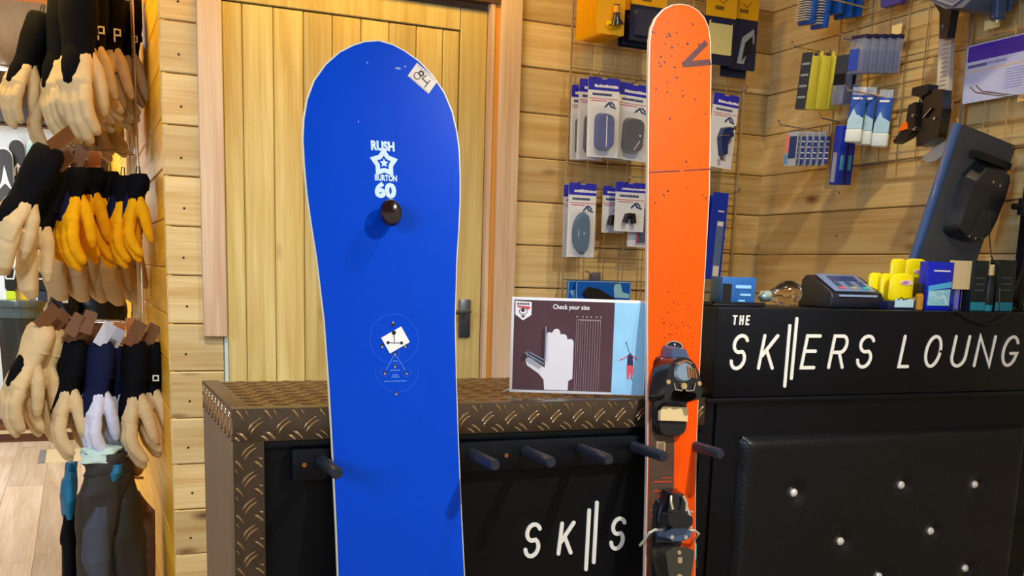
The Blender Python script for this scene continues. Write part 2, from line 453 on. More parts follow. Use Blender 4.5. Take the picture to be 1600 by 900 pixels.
bpy.context.view_layer.update()
b = B()  # top plate with a raised lip along the front and the left
b.box(.250, 1.263, CF + .002, CB, .960, CT - .004)
MT = Matrix(((1, 0, 0, 0), (0, 0, 1, 0), (0, -1, 0, CT - .004), (0, 0, 0, 1)))   # local xz -> world xy, local -y -> up
tread(b, .285, 1.262, CF + .037, CB, M=MT, zoff=2.06)
o = ctr(b, 'counter_top', [PLATE, TREADHI])
b = B(); b.box(.247, 1.265, CF, CF + .034, .928, CT); tread(b, .25, 1.262, .930, .986, M=T((0, CF, 0)), off=.032); o = ctr(b, 'front_rim', [PLATE, TREADHI], bevel=.004)
b = B(); b.box(.247, .282, CF + .034, CB, .928, CT)
ML = fx((0, -1, 0), (1, 0, 0), (0, 0, 1)); ML = T((.247, 0, 0)) @ ML
tread(b, -CB, -CF, .930, .986, M=ML, off=.01); ctr(b, 'side_rim', [PLATE, TREADHI], bevel=.004)
b = B(); b.box(.247, .303, CF + .001, CF + .05, 0, .928); tread(b, .249, .301, .02, .925, M=T((0, CF + .001, 0)), off=.275, zoff=.4)
for z in (.905, .655, .4): b.ball((.282, CF, z), (.004, .002, .004), 10)
ctr(b, 'corner_post', [PLATE, TREADHI])
b = B(); b.box(.2475, .262, CF + .05, CB, 0, .928); part_label(ctr(b, 'side_panel', PLATES), 'matt bronze side panel')
b = B(); b.box(.303, 1.264, CF + .014, CB, 0, .958); ctr(b, 'front_panel', BLACKM)
b = B(); b.box(.303, 1.265, CF + .006, CF + .014, .913, .927); ctr(b, 'rim_shadow_strip', BLACK, bevel=.002)  # black strip put in as the shade under the rim
# letters SKI S on the front
def glyph(ch):
    c = math.cos; s = math.sin
    if ch == 'S':
        pts = []
        for i in range(15):
            a = math.radians(25 + i * (235 / 14)); pts.append((.5 + .5 * c(a), .745 + .255 * s(a)))
        low = []
        for i in range(15):
            a = math.radians(80 - i * (250 / 14)); low.append((.5 + .5 * c(a), .27 + .27 * s(a)))
        return [pts + low[1:]]
    if ch == 'K': return [[(0, 0), (0, 1)], [(.95, 1), (.08, .38)], [(.33, .56), (1, 0)]]
    if ch == 'E': return [[(1, 0), (0, 0), (0, 1), (1, 1)], [(0, .52), (.85, .52)]]
    if ch == 'T': return [[(0, 1), (1, 1)], [(.5, 1), (.5, 0)]]
    if ch == 'H': return [[(0, 0), (0, 1)], [(1, 0), (1, 1)], [(0, .5), (1, .5)]]
    if ch == 'L': return [[(0, 1), (0, 0), (1, 0)]]
    if ch == 'R':
        arc = [(.62 + .38 * c(math.radians(90 - 180 * i / 10)), .74 + .26 * s(math.radians(90 - 180 * i / 10))) for i in range(11)]
        return [[(0, 0), (0, 1)] + arc + [(0, .48)], [(.55, .48), (1, 0)]]
    if ch == 'O': return [[(.5 + .5 * c(2 * PI * i / 24), .5 + .5 * s(2 * PI * i / 24)) for i in range(25)]]
    if ch == 'U':
        arc = [(.5 - .5 * c(PI * i / 12), .32 - .32 * s(PI * i / 12)) for i in range(13)]
        return [[(0, 1)] + arc + [(1, 1)]]
    if ch == 'N': return [[(0, 0), (0, 1), (1, 0), (1, 1)]]
    if ch == 'G':
        arc = [(.5 + .5 * c(math.radians(35 + 290 * i / 22)), .5 + .5 * s(math.radians(35 + 290 * i / 22))) for i in range(23)]
        return [arc + [(1, .42), (.55, .42)]]
def letter(bld, ch, x0, x1, z0, z1, shear, w, y0, y1):
    for pl in glyph(ch):
        pts = [(x0 + w / 2 + (x1 - x0 - w - shear) * u + shear * v, z0 + w / 2 + (z1 - z0 - w) * v) for u, v in pl]
        bld.stroke(pts, w, y0, y1)
YP = CF + .014
def bars(bld, prs, w, Y, y0, y1):
    for a, c in prs:
        p, q = atY(*a, Y), atY(*c, Y); bld.stroke([(p.x, p.z), (q.x, q.z)], w, y0, y1)
for ch, a, c, t_, bt in (('S', 816, 849, 815, 873), ('K', 869, 901, 813, 868), ('S', 950, 981, 806, 861)):
    b = B(); p, q = atY(a, bt, YP), atY(c, t_, YP)
    letter(b, ch, p.x, q.x - .002, p.z, q.z, .006, .0085, YP - .003, YP); ctr(b, 'letter', LETTER)
b = B(); bars(b, (((920, 797), (915, 889)), ((932, 785), (927, 878))), .0085, YP, YP - .003, YP); ctr(b, 'lettering_bars', LETTER)

# rail with pegs
def rail(x0, x1, name_label, pegs, screws):
    r = thing('peg_rail', name_label, 'rail', (x0, CF, .885)); bpy.context.view_layer.update(); inv = r.matrix_world.inverted()
    def ch(bld, nm, mt, **k):
        o = bld.build(nm, mt, None, **k); o.parent = r; o.matrix_parent_inverse = inv; return o
    b = B(); b.box(x0, x1, CF - .008, CF + .014, .851, .912); ch(b, 'board', BLACK, bevel=.002)
    for px in pegs:
        b = B(); b.tube([(px, CF - .006, .888), (px, CF - .125, .888), (px, CF - .130, .888)], [.0115, .0115, .0095], 18); ch(b, 'peg', mat('black_peg', col(38, 42, 52), .38, bump=.15))
    for sx in screws:
        b = B(); b.disc(sx, .882, .0045, CF - .010, CF - .006, n=12); b.box(sx - .004, sx + .004, CF - .0106, CF - .0099, .8813, .8827); ch(b, 'screw', BRASS)
    return r
rail(.686, 1.262, 'black rail with round pegs below the tread-plate rim, right of the snowboard', (.712, .830, .957, 1.085, 1.222), (.786,))
r = rail(.353, .462, 'short black peg board with a brass screw, left of the snowboard', (.409,), (.375,))

# ------------------------------------------------------------------ till box and padded counter
till = thing('bar_counter', 'black bar counter with a padded leather front panel under the lounge sign', 'counter', (1.265, CF, 0)); bpy.context.view_layer.update()
inv = till.matrix_world.inverted()
def tl(bld, nm, mt, **k):
    o = bld.build(nm, mt, None, **k); o.parent = till; o.matrix_parent_inverse = inv; return o
b = B(); b.box(1.300, XR - .003, CF + .006, CF + .50, 0, .976); tl(b, 'carcass', BLACK)
b = B(); b.box(1.266, 1.3, CF + .012, CF + .50, 0, .976); tl(b, 'end_panel', BLACK)
b = B(); b.box(1.266, XR - .003, CF - .004, CF + .50, .976, .987); tl(b, 'counter_edge', BLACK, bevel=.002)
# padded panel: a cushion grid with dimples at the crystal buttons
px0, px1, pz0, pz1 = 1.368, 2.262, .08, .897
btns = [atY(*a, 1.835) for a in ((1243, 771), (1411, 759), (1526, 758), (1316, 847), (1457, 831), (1511, 889), (1376, 902))]
bt = [(p.x, p.z) for p in btns] + [(1.525, .40), (1.855, .40), (1.679, .28), (1.969, .28), (2.10, .31)]
nx, nz = 110, 100; vs = []; fs = []
for j in range(nz + 1):
    for i in range(nx + 1):
        x = px0 + (px1 - px0) * i / nx; z = pz0 + (pz1 - pz0) * j / nz
        e = min(x - px0, px1 - x, z - pz0, pz1 - z)
        h = .024 * (1 - (1 - min(1, e / .022)) ** 2.2)
        for (bx, bz) in bt:
            d2 = (x - bx) ** 2 + (z - bz) ** 2; h -= .0135 * math.exp(-d2 / .00042)
        vs.append((x, CF + .006 - h, z))
for j in range(nz):
    for i in range(nx):
        a = j * (nx + 1) + i; fs.append((a, a + 1, a + nx + 2, a + nx + 1))
b = B(); b.add(vs, fs); o = tl(b, 'padded_panel', LEATH, smooth=180)
for (bx, bz) in bt:
    b = B(); y = CF + .006 - .024 + .012
    b.lathe([(.0105, 0), (.0105, .003), (.009, .006), (.005, .009), (.001, .0095)], 10, M=T((bx, y, bz)) @ Matrix.Rotation(PI / 2, 4, 'X'))
    part_label(tl(b, 'button', mat('crystal', col(250, 245, 235), .12, .5), smooth=0), 'faceted crystal button')
    b = B(); b.disc(bx, bz, .0135, y - .0005, y + .004, n=16); tl(b, 'button_rim', RUB)

sign = thing('lounge_sign', 'long black box sign with white THE SKIERS LOUNGE lettering on top of the bar counter', 'sign', (1.283, CF, .988)); bpy.context.view_layer.update()
inv2 = sign.matrix_world.inverted()
def sg(bld, nm, mt, **k):
    o = bld.build(nm, mt, None, **k); o.parent = sign; o.matrix_parent_inverse = inv2; return o
b = B(); b.box(1.283, XR - .003, CF, CF + .30, .988, 1.187); sg(b, 'sign_box', BLACK, bevel=.002)
XO = lambda px: atY(px, 550, CF).x
for ch, a, c in (('S', 1139, 1170), ('K', 1184, 1216), ('E', 1251, 1281), ('R', 1294, 1325), ('S', 1337, 1366.5), ('L', 1404, 1427), ('O', 1442, 1473), ('U', 1484, 1514), ('N', 1522, 1554), ('G', 1563, 1593)):
    b = B(); letter(b, ch, XO(a), XO(c), 1.0495, 1.130, .011, .0078, CF - .0022, CF + .001); sg(b, 'letter', LETTER)
b = B(); letter(b, 'E', 2.236, 2.284, 1.0495, 1.130, .011, .0078, CF - .0022, CF + .001); sg(b, 'letter', LETTER)
for ch, a, c in (('T', 1143, 1152), ('H', 1154, 1162), ('E', 1164, 1171.5)):
    p, q = atY(a, 508, CF), atY(c, 492.5, CF)
    b = B(); letter(b, ch, p.x, q.x, p.z, q.z, .001, .0036, CF - .0022, CF + .001); sg(b, 'letter', LETTER)
b = B(); bars(b, (((1233.4, 509), (1225.4, 603)), ((1244.4, 498), (1235.7, 591))), .0082, CF, CF - .0022, CF + .001); sg(b, 'lettering_bars', LETTER)

# ------------------------------------------------------------------ snowboard
def lean(yb, yc, zc, tip_px, low_px):
    d = Vector((0, yc - yb, zc)).normalized(); n = Vector((0, -d.z, d.y)); P = Vector((0, yb, 0))
    tip = at_plane(*tip_px, P, n); lo = at_plane(*low_px, P, n)
    ax = (tip - lo).normalized(); u = ax.cross(n); u = u if u.x > 0 else -u
    M = fx(u, -n, ax); M = T(tip) @ M
    return M, tip.z / ax.z, (lambda x, y: M.inverted() @ at_plane(x, y, P, n))
def ccw_smooth(pts, it=2):
    for _ in range(it):
        q = []
        for i in range(len(pts)):
            a, c = Vector(pts[i]), Vector(pts[(i + 1) % len(pts)])
            q += [tuple(a * .75 + c * .25), tuple(a * .25 + c * .75)]
        pts = q
    return pts
MB_, LB, bl = lean(1.68, 1.835, .985, (592, 62), (626, 850))
LB = LB - .004
board = thing('snowboard', 'royal blue snowboard leaning upright against the counter, with a handwritten 84 sticker', 'snowboard', MB_)
left = [(592, 61.5), (570, 63.5), (552, 69), (530, 80), (508, 99), (490, 124), (479, 153), (473.5, 185), (472, 215), (474, 255), (478, 300), (485, 350), (493, 400), (505, 500), (512, 600), (517.5, 700), (522.5, 800), (527, 880)]
half = []
for (x, y) in left:
    p = bl(x, y); half.append((p.x, p.z))
# symmetric half width as a function of distance from the tip
hw = [(-z, -x) for x, z in half]; hw[0] = (0, 0)
def width_at(s):
    s = min(s, LB - s)
    for (s0, w0), (s1, w1) in zip(hw, hw[1:]):
        if s <= s1: return w0 + (w1 - w0) * (s - s0) / (s1 - s0)
    return hw[-1][1]
ss = [h[0] for h in hw if h[0] < LB / 2]
ss = ss + [LB - s for s in reversed(ss)]
rc = lambda s: -.003 * 0
shift = lambda s: .0
L_ = [(-width_at(s) - .000 + .002 * min(1, s), -s) for s in ss]; Rr = [(width_at(s) + .002 * min(1, s), -s) for s in reversed(ss)]
outl = []
for p in L_ + Rr:
    if not outl or (Vector(p) - Vector(outl[-1])).length > 1e-4: outl.append(p)
if (Vector(outl[0]) - Vector(outl[-1])).length < 1e-4: outl.pop()
BLUE = mat('gloss_royal_blue', col(0, 68, 196), .3, noise=.14, scale=5, coat=.05, spec=.12)
b = B(); b.prism(outl, .0008, .0095); b.build('sidewall', mat('pale_sidewall', col(232, 222, 190), .4), board, smooth=0)
inn = [(x * .984 + .00003, -LB / 2 + (z + LB / 2) * .9968) for x, z in outl]
b = B(); b.prism(inn, 0, .002); b.build('base', BLUE, board, smooth=0)
# numbered sticker
p = bl(660.5, 122.5); ang = 37
MS = T((p.x, 0, p.z)) @ Matrix.Rotation(math.radians(ang), 4, 'Y')
b = B(); b.box(-.0255, .0255, -.0006, .0005, -.0165, .0165, 0, MS); st = b.build('sticker', mat('sticker_paper', col(228, 214, 196), .6), board)
b = B()
b.ring(-.011, -.004, .0062, .0014, -.0012, -.0005, 0, MS)
b.ring(-.0075, .0055, .0042, .0026, -.0012, -.0005, 0, MS)
b.stroke([(.002, .009), (-.001, -.001), (.0125, -.0015)], .0015, -.0012, -.0005, 0, MS)
b.stroke([(.013, .006), (.0125, -.011)], .0015, -.0012, -.0005, 0, MS)
b.build('handwriting', mat('black_ink', col(12, 10, 12), .5), st)
b = B()
for k in range(12): b.box(-.022 + k * .0037, -.022 + k * .0037 + random.uniform(.001, .003), -.001, -.0005, .0128, .0142, 0, MS)
for k in range(16): b.box(-.022 + k * .0028, -.022 + k * .0028 + random.uniform(.001, .0022), -.001, -.0005, -.0150, -.0142, 0, MS)
b.build('fine_print', mat('grey_print', col(110, 96, 96), .6), st)
# base logo: RUSH, star, BURTON, 60
ICE = mat('ice_white_print', col(205, 232, 240), .4)
c0 = bl(598, 229); c1 = bl(600, 255); c2 = bl(603, 279.5); c3 = bl(602, 298)
b = B(); b.text('RUSH', .0235, c0.x, c0.z, -.0006, .0005, sx=.80, bold=.0012)
def star(cx, cz, r, r2, rot=0): return [(cx + (r if i % 2 == 0 else r2) * math.sin(rot + PI * i / 5), cz + (r if i % 2 == 0 else r2) * math.cos(rot + PI * i / 5)) for i in range(10)]
b.prism(star(c1.x, c1.z, .0088, .0040), -.0006, .0005)
pt = star(c1.x, c1.z, .0215, .0135)
for k in range(5):
    a, m_, c = pt[(2 * k - 1) % 10], pt[2 * k], pt[(2 * k + 1) % 10]
    b.stroke([a, m_, c], .0088, -.0006, .0005)
b.text('BURTON', .0155, c2.x, c2.z + .001, -.0006, .0005, sx=.70, bold=.0006)
b.text('60', .036, c3.x, c3.z - .001, -.0006, .0005, sx=1.12, bold=.0022)
b.build('printed_logo', ICE, board, smooth=0)
# knob
p = bl(604, 337)
b = B(); MK = T((p.x, 0, p.z)) @ Matrix.Rotation(PI / 2, 4, 'X')
b.lathe([(.0125, 0), (.0125, .012), (.015, .017), (.0205, .021), (.0215, .030), (.0185, .037), (.010, .0405), (.001, .041)], 24, M=MK, sy=1.2)
part_label(b.build('knob', mat('glossy_dark_brown', col(34, 16, 12), .16, coat=.6), board), 'glossy dark brown knob standing out from the base')
# insert pattern with sticker
PALE = mat('faint_print', col(120, 170, 235), .35)
DKB = mat('dark_insert', col(10, 16, 30), .4)
q = lambda x, y: (bl(x, y).x, bl(x, y).z)
b = B()
def ringpx(x, y, r, w, a0=0, a1=2 * PI):
    c = q(x, y); b.ring(c[0], c[1], r, w, -.0005, .0005, 0, a0=a0, a1=a1)
ringpx(616, 530, .048, .0007); ringpx(620, 578, .043, .0007, PI, 2 * PI)
for (x, y) in ((617, 552), (601, 582), (635, 582)): ringpx(x, y, .0085, .0007)
b.build('insert_rings', mat('faint_ring_print', col(38, 108, 226), .35), board, smooth=0); b = B()
b.stroke([q(615, 556), q(603, 578)], .0007, -.0005, .0005); b.stroke([q(619, 556), q(633, 578)], .0007, -.0005, .0005)
for (x, y, n_) in ((618, 564, 3), (618, 578.5, 6), (618, 586, 4), (618, 589, 5), (618, 595.5, 14)):
    c = q(x, y)
    for k in range(n_): b.box(c[0] - n_ * .0016 + k * .0032, c[0] - n_ * .0016 + k * .0032 + .0024, -.0005, .0005, c[1] - .0007, c[1] + .0007)
b.build('insert_print', PALE, board, smooth=0)
b = B()
for (x, y) in ((597, 540), (633, 540), (614, 507)):
    c = q(x, y); b.disc(c[0], c[1], .0035, -.0008, .0005)
for (x, y) in ((617, 552), (617, 571), (601, 582), (635, 582), (619, 613)):
    c = q(x, y); b.disc(c[0], c[1] - .001, .0030, -.0007, .0005)
b.build('insert_holes', DKB, board)
b = B()
for (x, y) in ((597, 542), (633, 542), (614, 504), (617, 554), (617, 573), (601, 584), (635, 584), (619, 616)):
    c = q(x, y); b.disc(c[0], c[1], .0022, -.0012, .0005, n=10)
b.build('insert_screws', CHROME, board)
c = q(617.5, 530); MS = T((c[0], 0, c[1])) @ Matrix.Rotation(math.radians(-28), 4, 'Y')
b = B(); b.box(-.0235, .0225, -.0014, -.0006, -.0185, .0155, 0, MS); st2 = b.build('plain_sticker', mat('sticker_white', col(240, 240, 232), .5), board)
b = B(); c = [q(615, 520), q(616, 536), q(606, 535.5), q(627, 536)]
b.stroke([c[0], c[1]], .0012, -.0019, -.0013); b.stroke([c[2], c[1], c[3]], .0011, -.0019, -.0013)
b.disc(c[0][0], c[0][1], .0042, -.0019, -.0013); b.disc(c[2][0], c[2][1], .0030, -.0019, -.0013); b.disc(c[3][0], c[3][1], .0030, -.0019, -.0013)
b.build('hole_marks', DKB, st2)
b = B()
for (x, y, w_) in ((622, 107, .006), (633, 104, .0018), (574, 98, .0014), (560, 190, .001)):
    c = q(x, y); b.disc(c[0], c[1], w_, -.0004, .0005, rz=.0022, n=12)
b.build('scuffs', mat('scuff', col(130, 150, 190), .6), board)

# ------------------------------------------------------------------ ski
MK_, LK, kl = lean(1.66, 1.828, .985, (1063, 5), (1047, 900))
ski = thing('ski', 'single orange alpine ski with black binding leaning upright against the counter', 'ski', MK_)
LK -= .004
tip = [(0, 0), (.05, .0045), (.040, .002)]
def kx(x, y): p = kl(x, y); return (p.x, p.z)
contL = [(1063, 5.5), (1050, 7), (1036, 14), (1025, 26), (1018, 42), (1015, 62), (1014, 100), (1013, 200), (1012.5, 300), (1012, 400), (1011.5, 500), (1012, 600), (1012, 700), (1010, 800), (1008, 898)]
contR = [(1063, 5.5), (1078, 8), (1092, 16), (1102, 28), (1108, 42), (1111, 62), (1112, 100), (1111, 200), (1109.5, 300), (1104, 400), (1098, 500), (1093, 600), (1089, 700), (1087.5, 800), (1087, 898)]
cl = [kx(*a) for a in contL]; cr = [kx(*a) for a in contR]
cl += [(-.064, -1.45), (-.062, -LK + .04), (-.045, -LK)]; cr += [(.064, -1.45), (.062, -LK + .04), (.045, -LK)]
ol = cl + list(reversed(cr[1:]))
ORG = mat('orange_topsheet', col(250, 82, 0), .38, noise=.10, scale=22, spec=.2)
b = B(); b.prism(ol, .0012, .010); part_label(b.build('edge', mat('ski_edge', col(226, 214, 200), .3, .3), ski, smooth=0), 'pale steel edge')
oi = [(x * .965 + .0000, -LK / 2 + (z + LK / 2) * .998) for x, z in ol]
b = B(); b.prism(oi, 0, .003)
rnd = random.Random(5)
for i in range(46):
    x = rnd.gauss(1042, 16) if i % 3 else rnd.uniform(1020, 1104); y = rnd.uniform(35, 150) if i % 3 else rnd.uniform(60, 320)
    x = min(1105, max(1020, x)); c = kx(x, y); b.disc(c[0], c[1], rnd.uniform(.0012, .0034), -.0003, .001, 1, n=7)
for i in range(60):
    x = rnd.uniform(1030, 1085); y = rnd.uniform(440, 545); c = kx(x, y); b.disc(c[0], c[1], rnd.uniform(.0008, .0018), -.0003, .001, 1, n=6)
b.build('topsheet', [ORG, C('chip_dark', 60, 22, 18)], ski, smooth=0)
BRN = mat('brown_graphic', col(82, 58, 44), .4, noise=.35, scale=60)
xm = kx(1053, 700)[0]
b = B(); pts = [kx(1014, 640), kx(1018, 610), kx(1030, 590), kx(1045, 620), (xm, kx(1053, 640)[1]), (xm + .006, -LK + .02), (-.058, -LK + .03)] + [kx(1010, 898), kx(1012, 800), kx(1014, 700)]
b.prism(pts, -.0004, .001)
part_label(b.build('brown_graphic', BRN, ski, smooth=0), 'dark brown printed area')
b = B()
INK = mat('dark_graphic', col(72, 34, 34), .4)
b.stroke([kx(1071, 99), kx(1104, 66)], .0125, -.0004, .001, rnd=False); b.stroke([kx(1066, 101), kx(1110.5, 97)], .0125, -.0004, .001, rnd=False)
b.build('printed_mark', INK, ski, smooth=0)
b = B(); b.stroke([kx(1014.5, 269.5), kx(1062, 267)], .0030, -.0004, .001, rnd=False); b.stroke([kx(1068, 266.5), kx(1110, 264)], .0025, -.0004, .001, rnd=False)
b.build('printed_line', INK, ski, smooth=0)
rnd = random.Random(6)
b = B()
for (x0, x1, y, w_) in ((1022, 1050, 753, .003), (1034, 1052, 747, .0022), (1020, 1032, 768, .002), (1028, 1048, 775, .002)):
    b.stroke([kx(x0, y), kx(x1, y - 1)], w_, -.0008, 0)
for i in range(26):
    x = rnd.uniform(1016, 1050); y = rnd.uniform(765, 860); c = kx(x, y); b.disc(c[0], c[1], rnd.uniform(.001, .0024), -.0008, 0, n=6)
b.build('orange_streaks', mat('rust_orange', col(190, 64, 22), .4), ski, smooth=0)
b = B(); c = kx(1032.5, 698); b.box(c[0] - .011, c[0] + .011, -.0010, -.0002, c[1] - .012, c[1] + .012); lb = b.build('small_label', mat('tan_label', col(176, 150, 112), .5), ski)
b = B()
for i in range(3):
    for j in range(4): b.box(c[0] - .007 + i * .005, c[0] - .007 + i * .005 + .003, -.0014, -.0009, c[1] - .008 + j * .0042, c[1] - .008 + j * .0042 + .0024)
b.build('label_print', DKB, lb)
# toe piece
BGL = mat('gloss_black_plastic', col(12, 14, 18), .2, coat=.4)
SIL = mat('grey_blue_housing', col(70, 92, 124), .25, .3, coat=.4)
CREAM = mat('cream_pad', col(232, 204, 146), .5)
toe = (kx(1045, 600)[0], kx(1045, 600)[1])
tx, tz = toe
def rr(x0, x1, z0, z1, r=.01, n=4):
    pts = []
    for (cx, cz, a0) in ((x1 - r, z1 - r, 0), (x0 + r, z1 - r, 90), (x0 + r, z0 + r, 180), (x1 - r, z0 + r, 270)):
        for i in range(n + 1):
            a = math.radians(a0 + 90 * i / n); pts.append((cx + r * math.cos(a), cz + r * math.sin(a)))
    return pts
bind = ski
b = B(); b.prism(rr(tx - .040, tx + .040, tz - .110, tz + .060, .02), -.012, 0, inset=.05); b.build('toe_base', BGL, ski, bevel=.002)
b = B(); b.prism([(tx - .026, tz + .045), (tx - .018, tz + .082), (tx + .020, tz + .082), (tx + .038, tz + .050), (tx + .046, tz - .01), (tx + .030, tz + .0), (tx - .03, tz + .005)], -.034, -.004, inset=.18); b.build('toe_front_housing', SIL, ski, bevel=.004)
b = B(); b.prism(ccw_smooth([(tx - .050, tz + .000), (tx - .046, tz + .030), (tx - .026, tz + .058), (tx + .012, tz + .060), (tx + .034, tz + .040), (tx + .048, tz + .000), (tx + .050, tz - .038), (tx + .036, tz - .040), (tx + .030, tz - .018), (tx - .030, tz - .018), (tx - .040, tz - .040), (tx - .058, tz - .040)], 1), -.062, -.010, inset=.12)
b.build('toe_wings', BGL, ski, bevel=.005, seg=3)
b = B(); b.prism(ccw_smooth([(tx - .030, tz + .018), (tx - .024, tz + .044), (tx + .008, tz + .048), (tx + .024, tz + .030), (tx + .022, tz + .006), (tx - .002, tz - .004), (tx - .026, tz + .004)], 2), -.068, -.058, inset=.25); part_label(b.build('toe_cap', mat('silver_blue_cap', col(150, 175, 195), .2, .6), ski, bevel=.002), 'silver blue cap with copper stripes')
b = B()
for i in range(4): b.stroke([(tx + .002 + i * .006, tz + .034 - i * .002), (tx + .006 + i * .006, tz + .010)], .0024, -.0705, -.066)
b.stroke([(tx - .022, tz + .036), (tx - .004, tz + .045), (tx + .012, tz + .040)], .003, -.0705, -.066)
b.build('copper_stripes', mat('copper', col(196, 130, 84), .3, .7), ski)
b = B(); b.disc(tx - .004, tz - .008, .0065, -.068, -.058, n=18); b.disc(tx - .040, tz - .001, .0048, -.064, -.056, n=14); b.disc(tx + .036, tz - .001, .0048, -.064, -.056, n=14)
b.build('toe_screws', mat('brass_cap', col(214, 184, 120), .3, .6), ski)
b = B(); b.stroke([(tx - .028, tz - .004), (tx - .024, tz - .016), (tx - .010, tz - .018), (tx - .004, tz - .008), (tx + .004, tz - .018), (tx + .020, tz - .016), (tx + .024, tz - .002)], .0022, -.066, -.060); b.build('toe_wire', CHROME, ski)
b = B(); b.prism(rr(tx - .034, tx + .036, tz - .112, tz - .040, .022), -.018, -.010, inset=.04); b.build('toe_pad_base', RUB, ski, bevel=.002)
b = B(); b.prism([(tx - .034, tz - .080), (tx - .034, tz - .060), (tx - .026, tz - .050), (tx + .034, tz - .050), (tx + .034, tz - .080)], -.024, -.014); part_label(b.build('antifriction_pad', CREAM, ski, bevel=.002), 'cream pad')
c = kx(1053.5, 541); b = B(); b.disc(c[0], c[1], .021, -.0012, .0005, rz=.0115, n=28); ov = b.build('oval_badge', BGL, ski)
b = B(); b.ring(c[0], c[1], .0195, .0008, -.0016, -.001, rz=.0103)
for i in range(8): b.box(c[0] - .012 + i * .003, c[0] - .012 + i * .003 + .0022, -.0016, -.001, c[1] - .003, c[1] - .0008)
b.disc(c[0] + .0005, c[1] + .004, .0018, -.0016, -.001, n=8); b.build('badge_print', WHITE, ov)
# heel piece
hx, hz = kx(1042, 830)
b = B(); b.prism(rr(hx - .036, hx + .032, hz - .20, hz + .07, .015), -.012, 0, inset=.04); b.build('heel_base', BGL, ski, bevel=.002)
b = B(); b.prism([(hx - .018, hz + .092), (hx + .018, hz + .092), (hx + .034, hz + .030), (hx + .036, hz - .004), (hx - .034, hz - .004), (hx - .032, hz + .030)], -.040, -.008, inset=.18); b.build('heel_housing', BGL, ski, bevel=.004)
b = B(); b.prism(ccw_smooth([(hx - .040, hz + .045), (hx + .022, hz + .042), (hx + .026, hz + .020), (hx + .014, hz + .010), (hx - .028, hz + .010), (hx - .042, hz + .026)], 2), -.066, -.036, inset=.08); b.build('heel_cup', RUB, ski, bevel=.004)
b = B(); b.tube([(hx - .020, -.046, hz + .078), (hx - .024, -.052, hz + .066), (hx - .021, -.055, hz + .050)], .0028, 8); b.tube([(hx + .010, -.046, hz + .078), (hx + .015, -.052, hz + .064), (hx + .012, -.055, hz + .046)], .0028, 8); b.build('heel_springs', mat('cream_metal', col(220, 205, 165), .3, .5), ski)
b = B(); b.prism(ccw_smooth([(hx - .036, hz + .012), (hx + .034, hz + .012), (hx + .030, hz - .018), (hx - .034, hz - .018)], 1), -.050, -.010, inset=.1); b.build('heel_block', SIL, ski, bevel=.003)
b = B(); b.prism(ccw_smooth([(hx - .045, hz - .022), (hx + .038, hz - .022), (hx + .036, hz - .06), (hx + .022, hz - .13), (hx - .024, hz - .13), (hx - .038, hz - .07)], 1), -.058, -.010, inset=.14); part_label(b.build('heel_lever', mat('olive_black_lever', col(58, 56, 44), .25, .3, coat=.4), ski, bevel=.005, seg=3), 'olive black heel lever')
b = B(); b.box(hx - .009, hx + .001, -.0605, -.056, hz - .062, hz - .050); b.build('heel_label', mat('tan_label', col(176, 150, 112)), ski)
b = B(); b.disc(hx - .004, hz - .092, .007, -.0605, -.055, n=14); b.disc(hx - .006, hz - .040, .005, -.0605, -.055, n=5); b.build('heel_marks', mat('tan_label', col(176, 150, 112)), ski)
b = B(); b.disc(hx - .020, hz - .008, .0048, -.053, -.045); b.disc(hx + .014, hz - .009, .0048, -.053, -.045); b.build('heel_screws', CHROME, ski)
WB = mat('white_coated_wire', col(226, 220, 205), .3, .3)
b = B(); b.tube([(hx - .018, -.030, hz + .006), (hx - .050, -.032, hz + .006), (hx - .060, -.028, hz + .000), (hx - .062, -.010, hz - .018), (hx - .060, .01, hz - .03)], .0030, 8); b.build('brake_arm', WB, ski)
b = B(); b.tube([(hx + .030, -.030, hz + .004), (hx + .050, -.032, hz + .003), (hx + .064, -.026, hz - .004), (hx + .066, -.004, hz - .020), (hx + .068, .022, hz - .040), (hx + .072, .03, hz + .02), (hx + .078, .030, hz + .016), (hx + .082, .030, hz - .03)], .0028, 8); b.build('brake_arm', WB, ski)
b = B(); b.prism(rr(hx + .074, hx + .088, hz - .066, hz - .028, .004), .018, .034); part_label(b.build('brake_pad', mat('teal_pad', col(96, 190, 196), .4), ski, bevel=.002), 'pale teal brake pad')
b = B(); b.prism(rr(hx + .072, hx + .090, hz - .084, hz - .064, .004), .014, .036); b.build('brake_foot', RUB, ski, bevel=.002)
b = B(); b.tube([(hx + .023, -.030, hz + .072), (hx + .031, -.040, hz + .036), (hx + .034, -.042, hz + .006)], .0022, 8); b.tube([(hx + .036, -.02, hz + .036), (hx + .044, -.03, hz + .044)], .003, 8); b.build('release_wire', WB, ski)

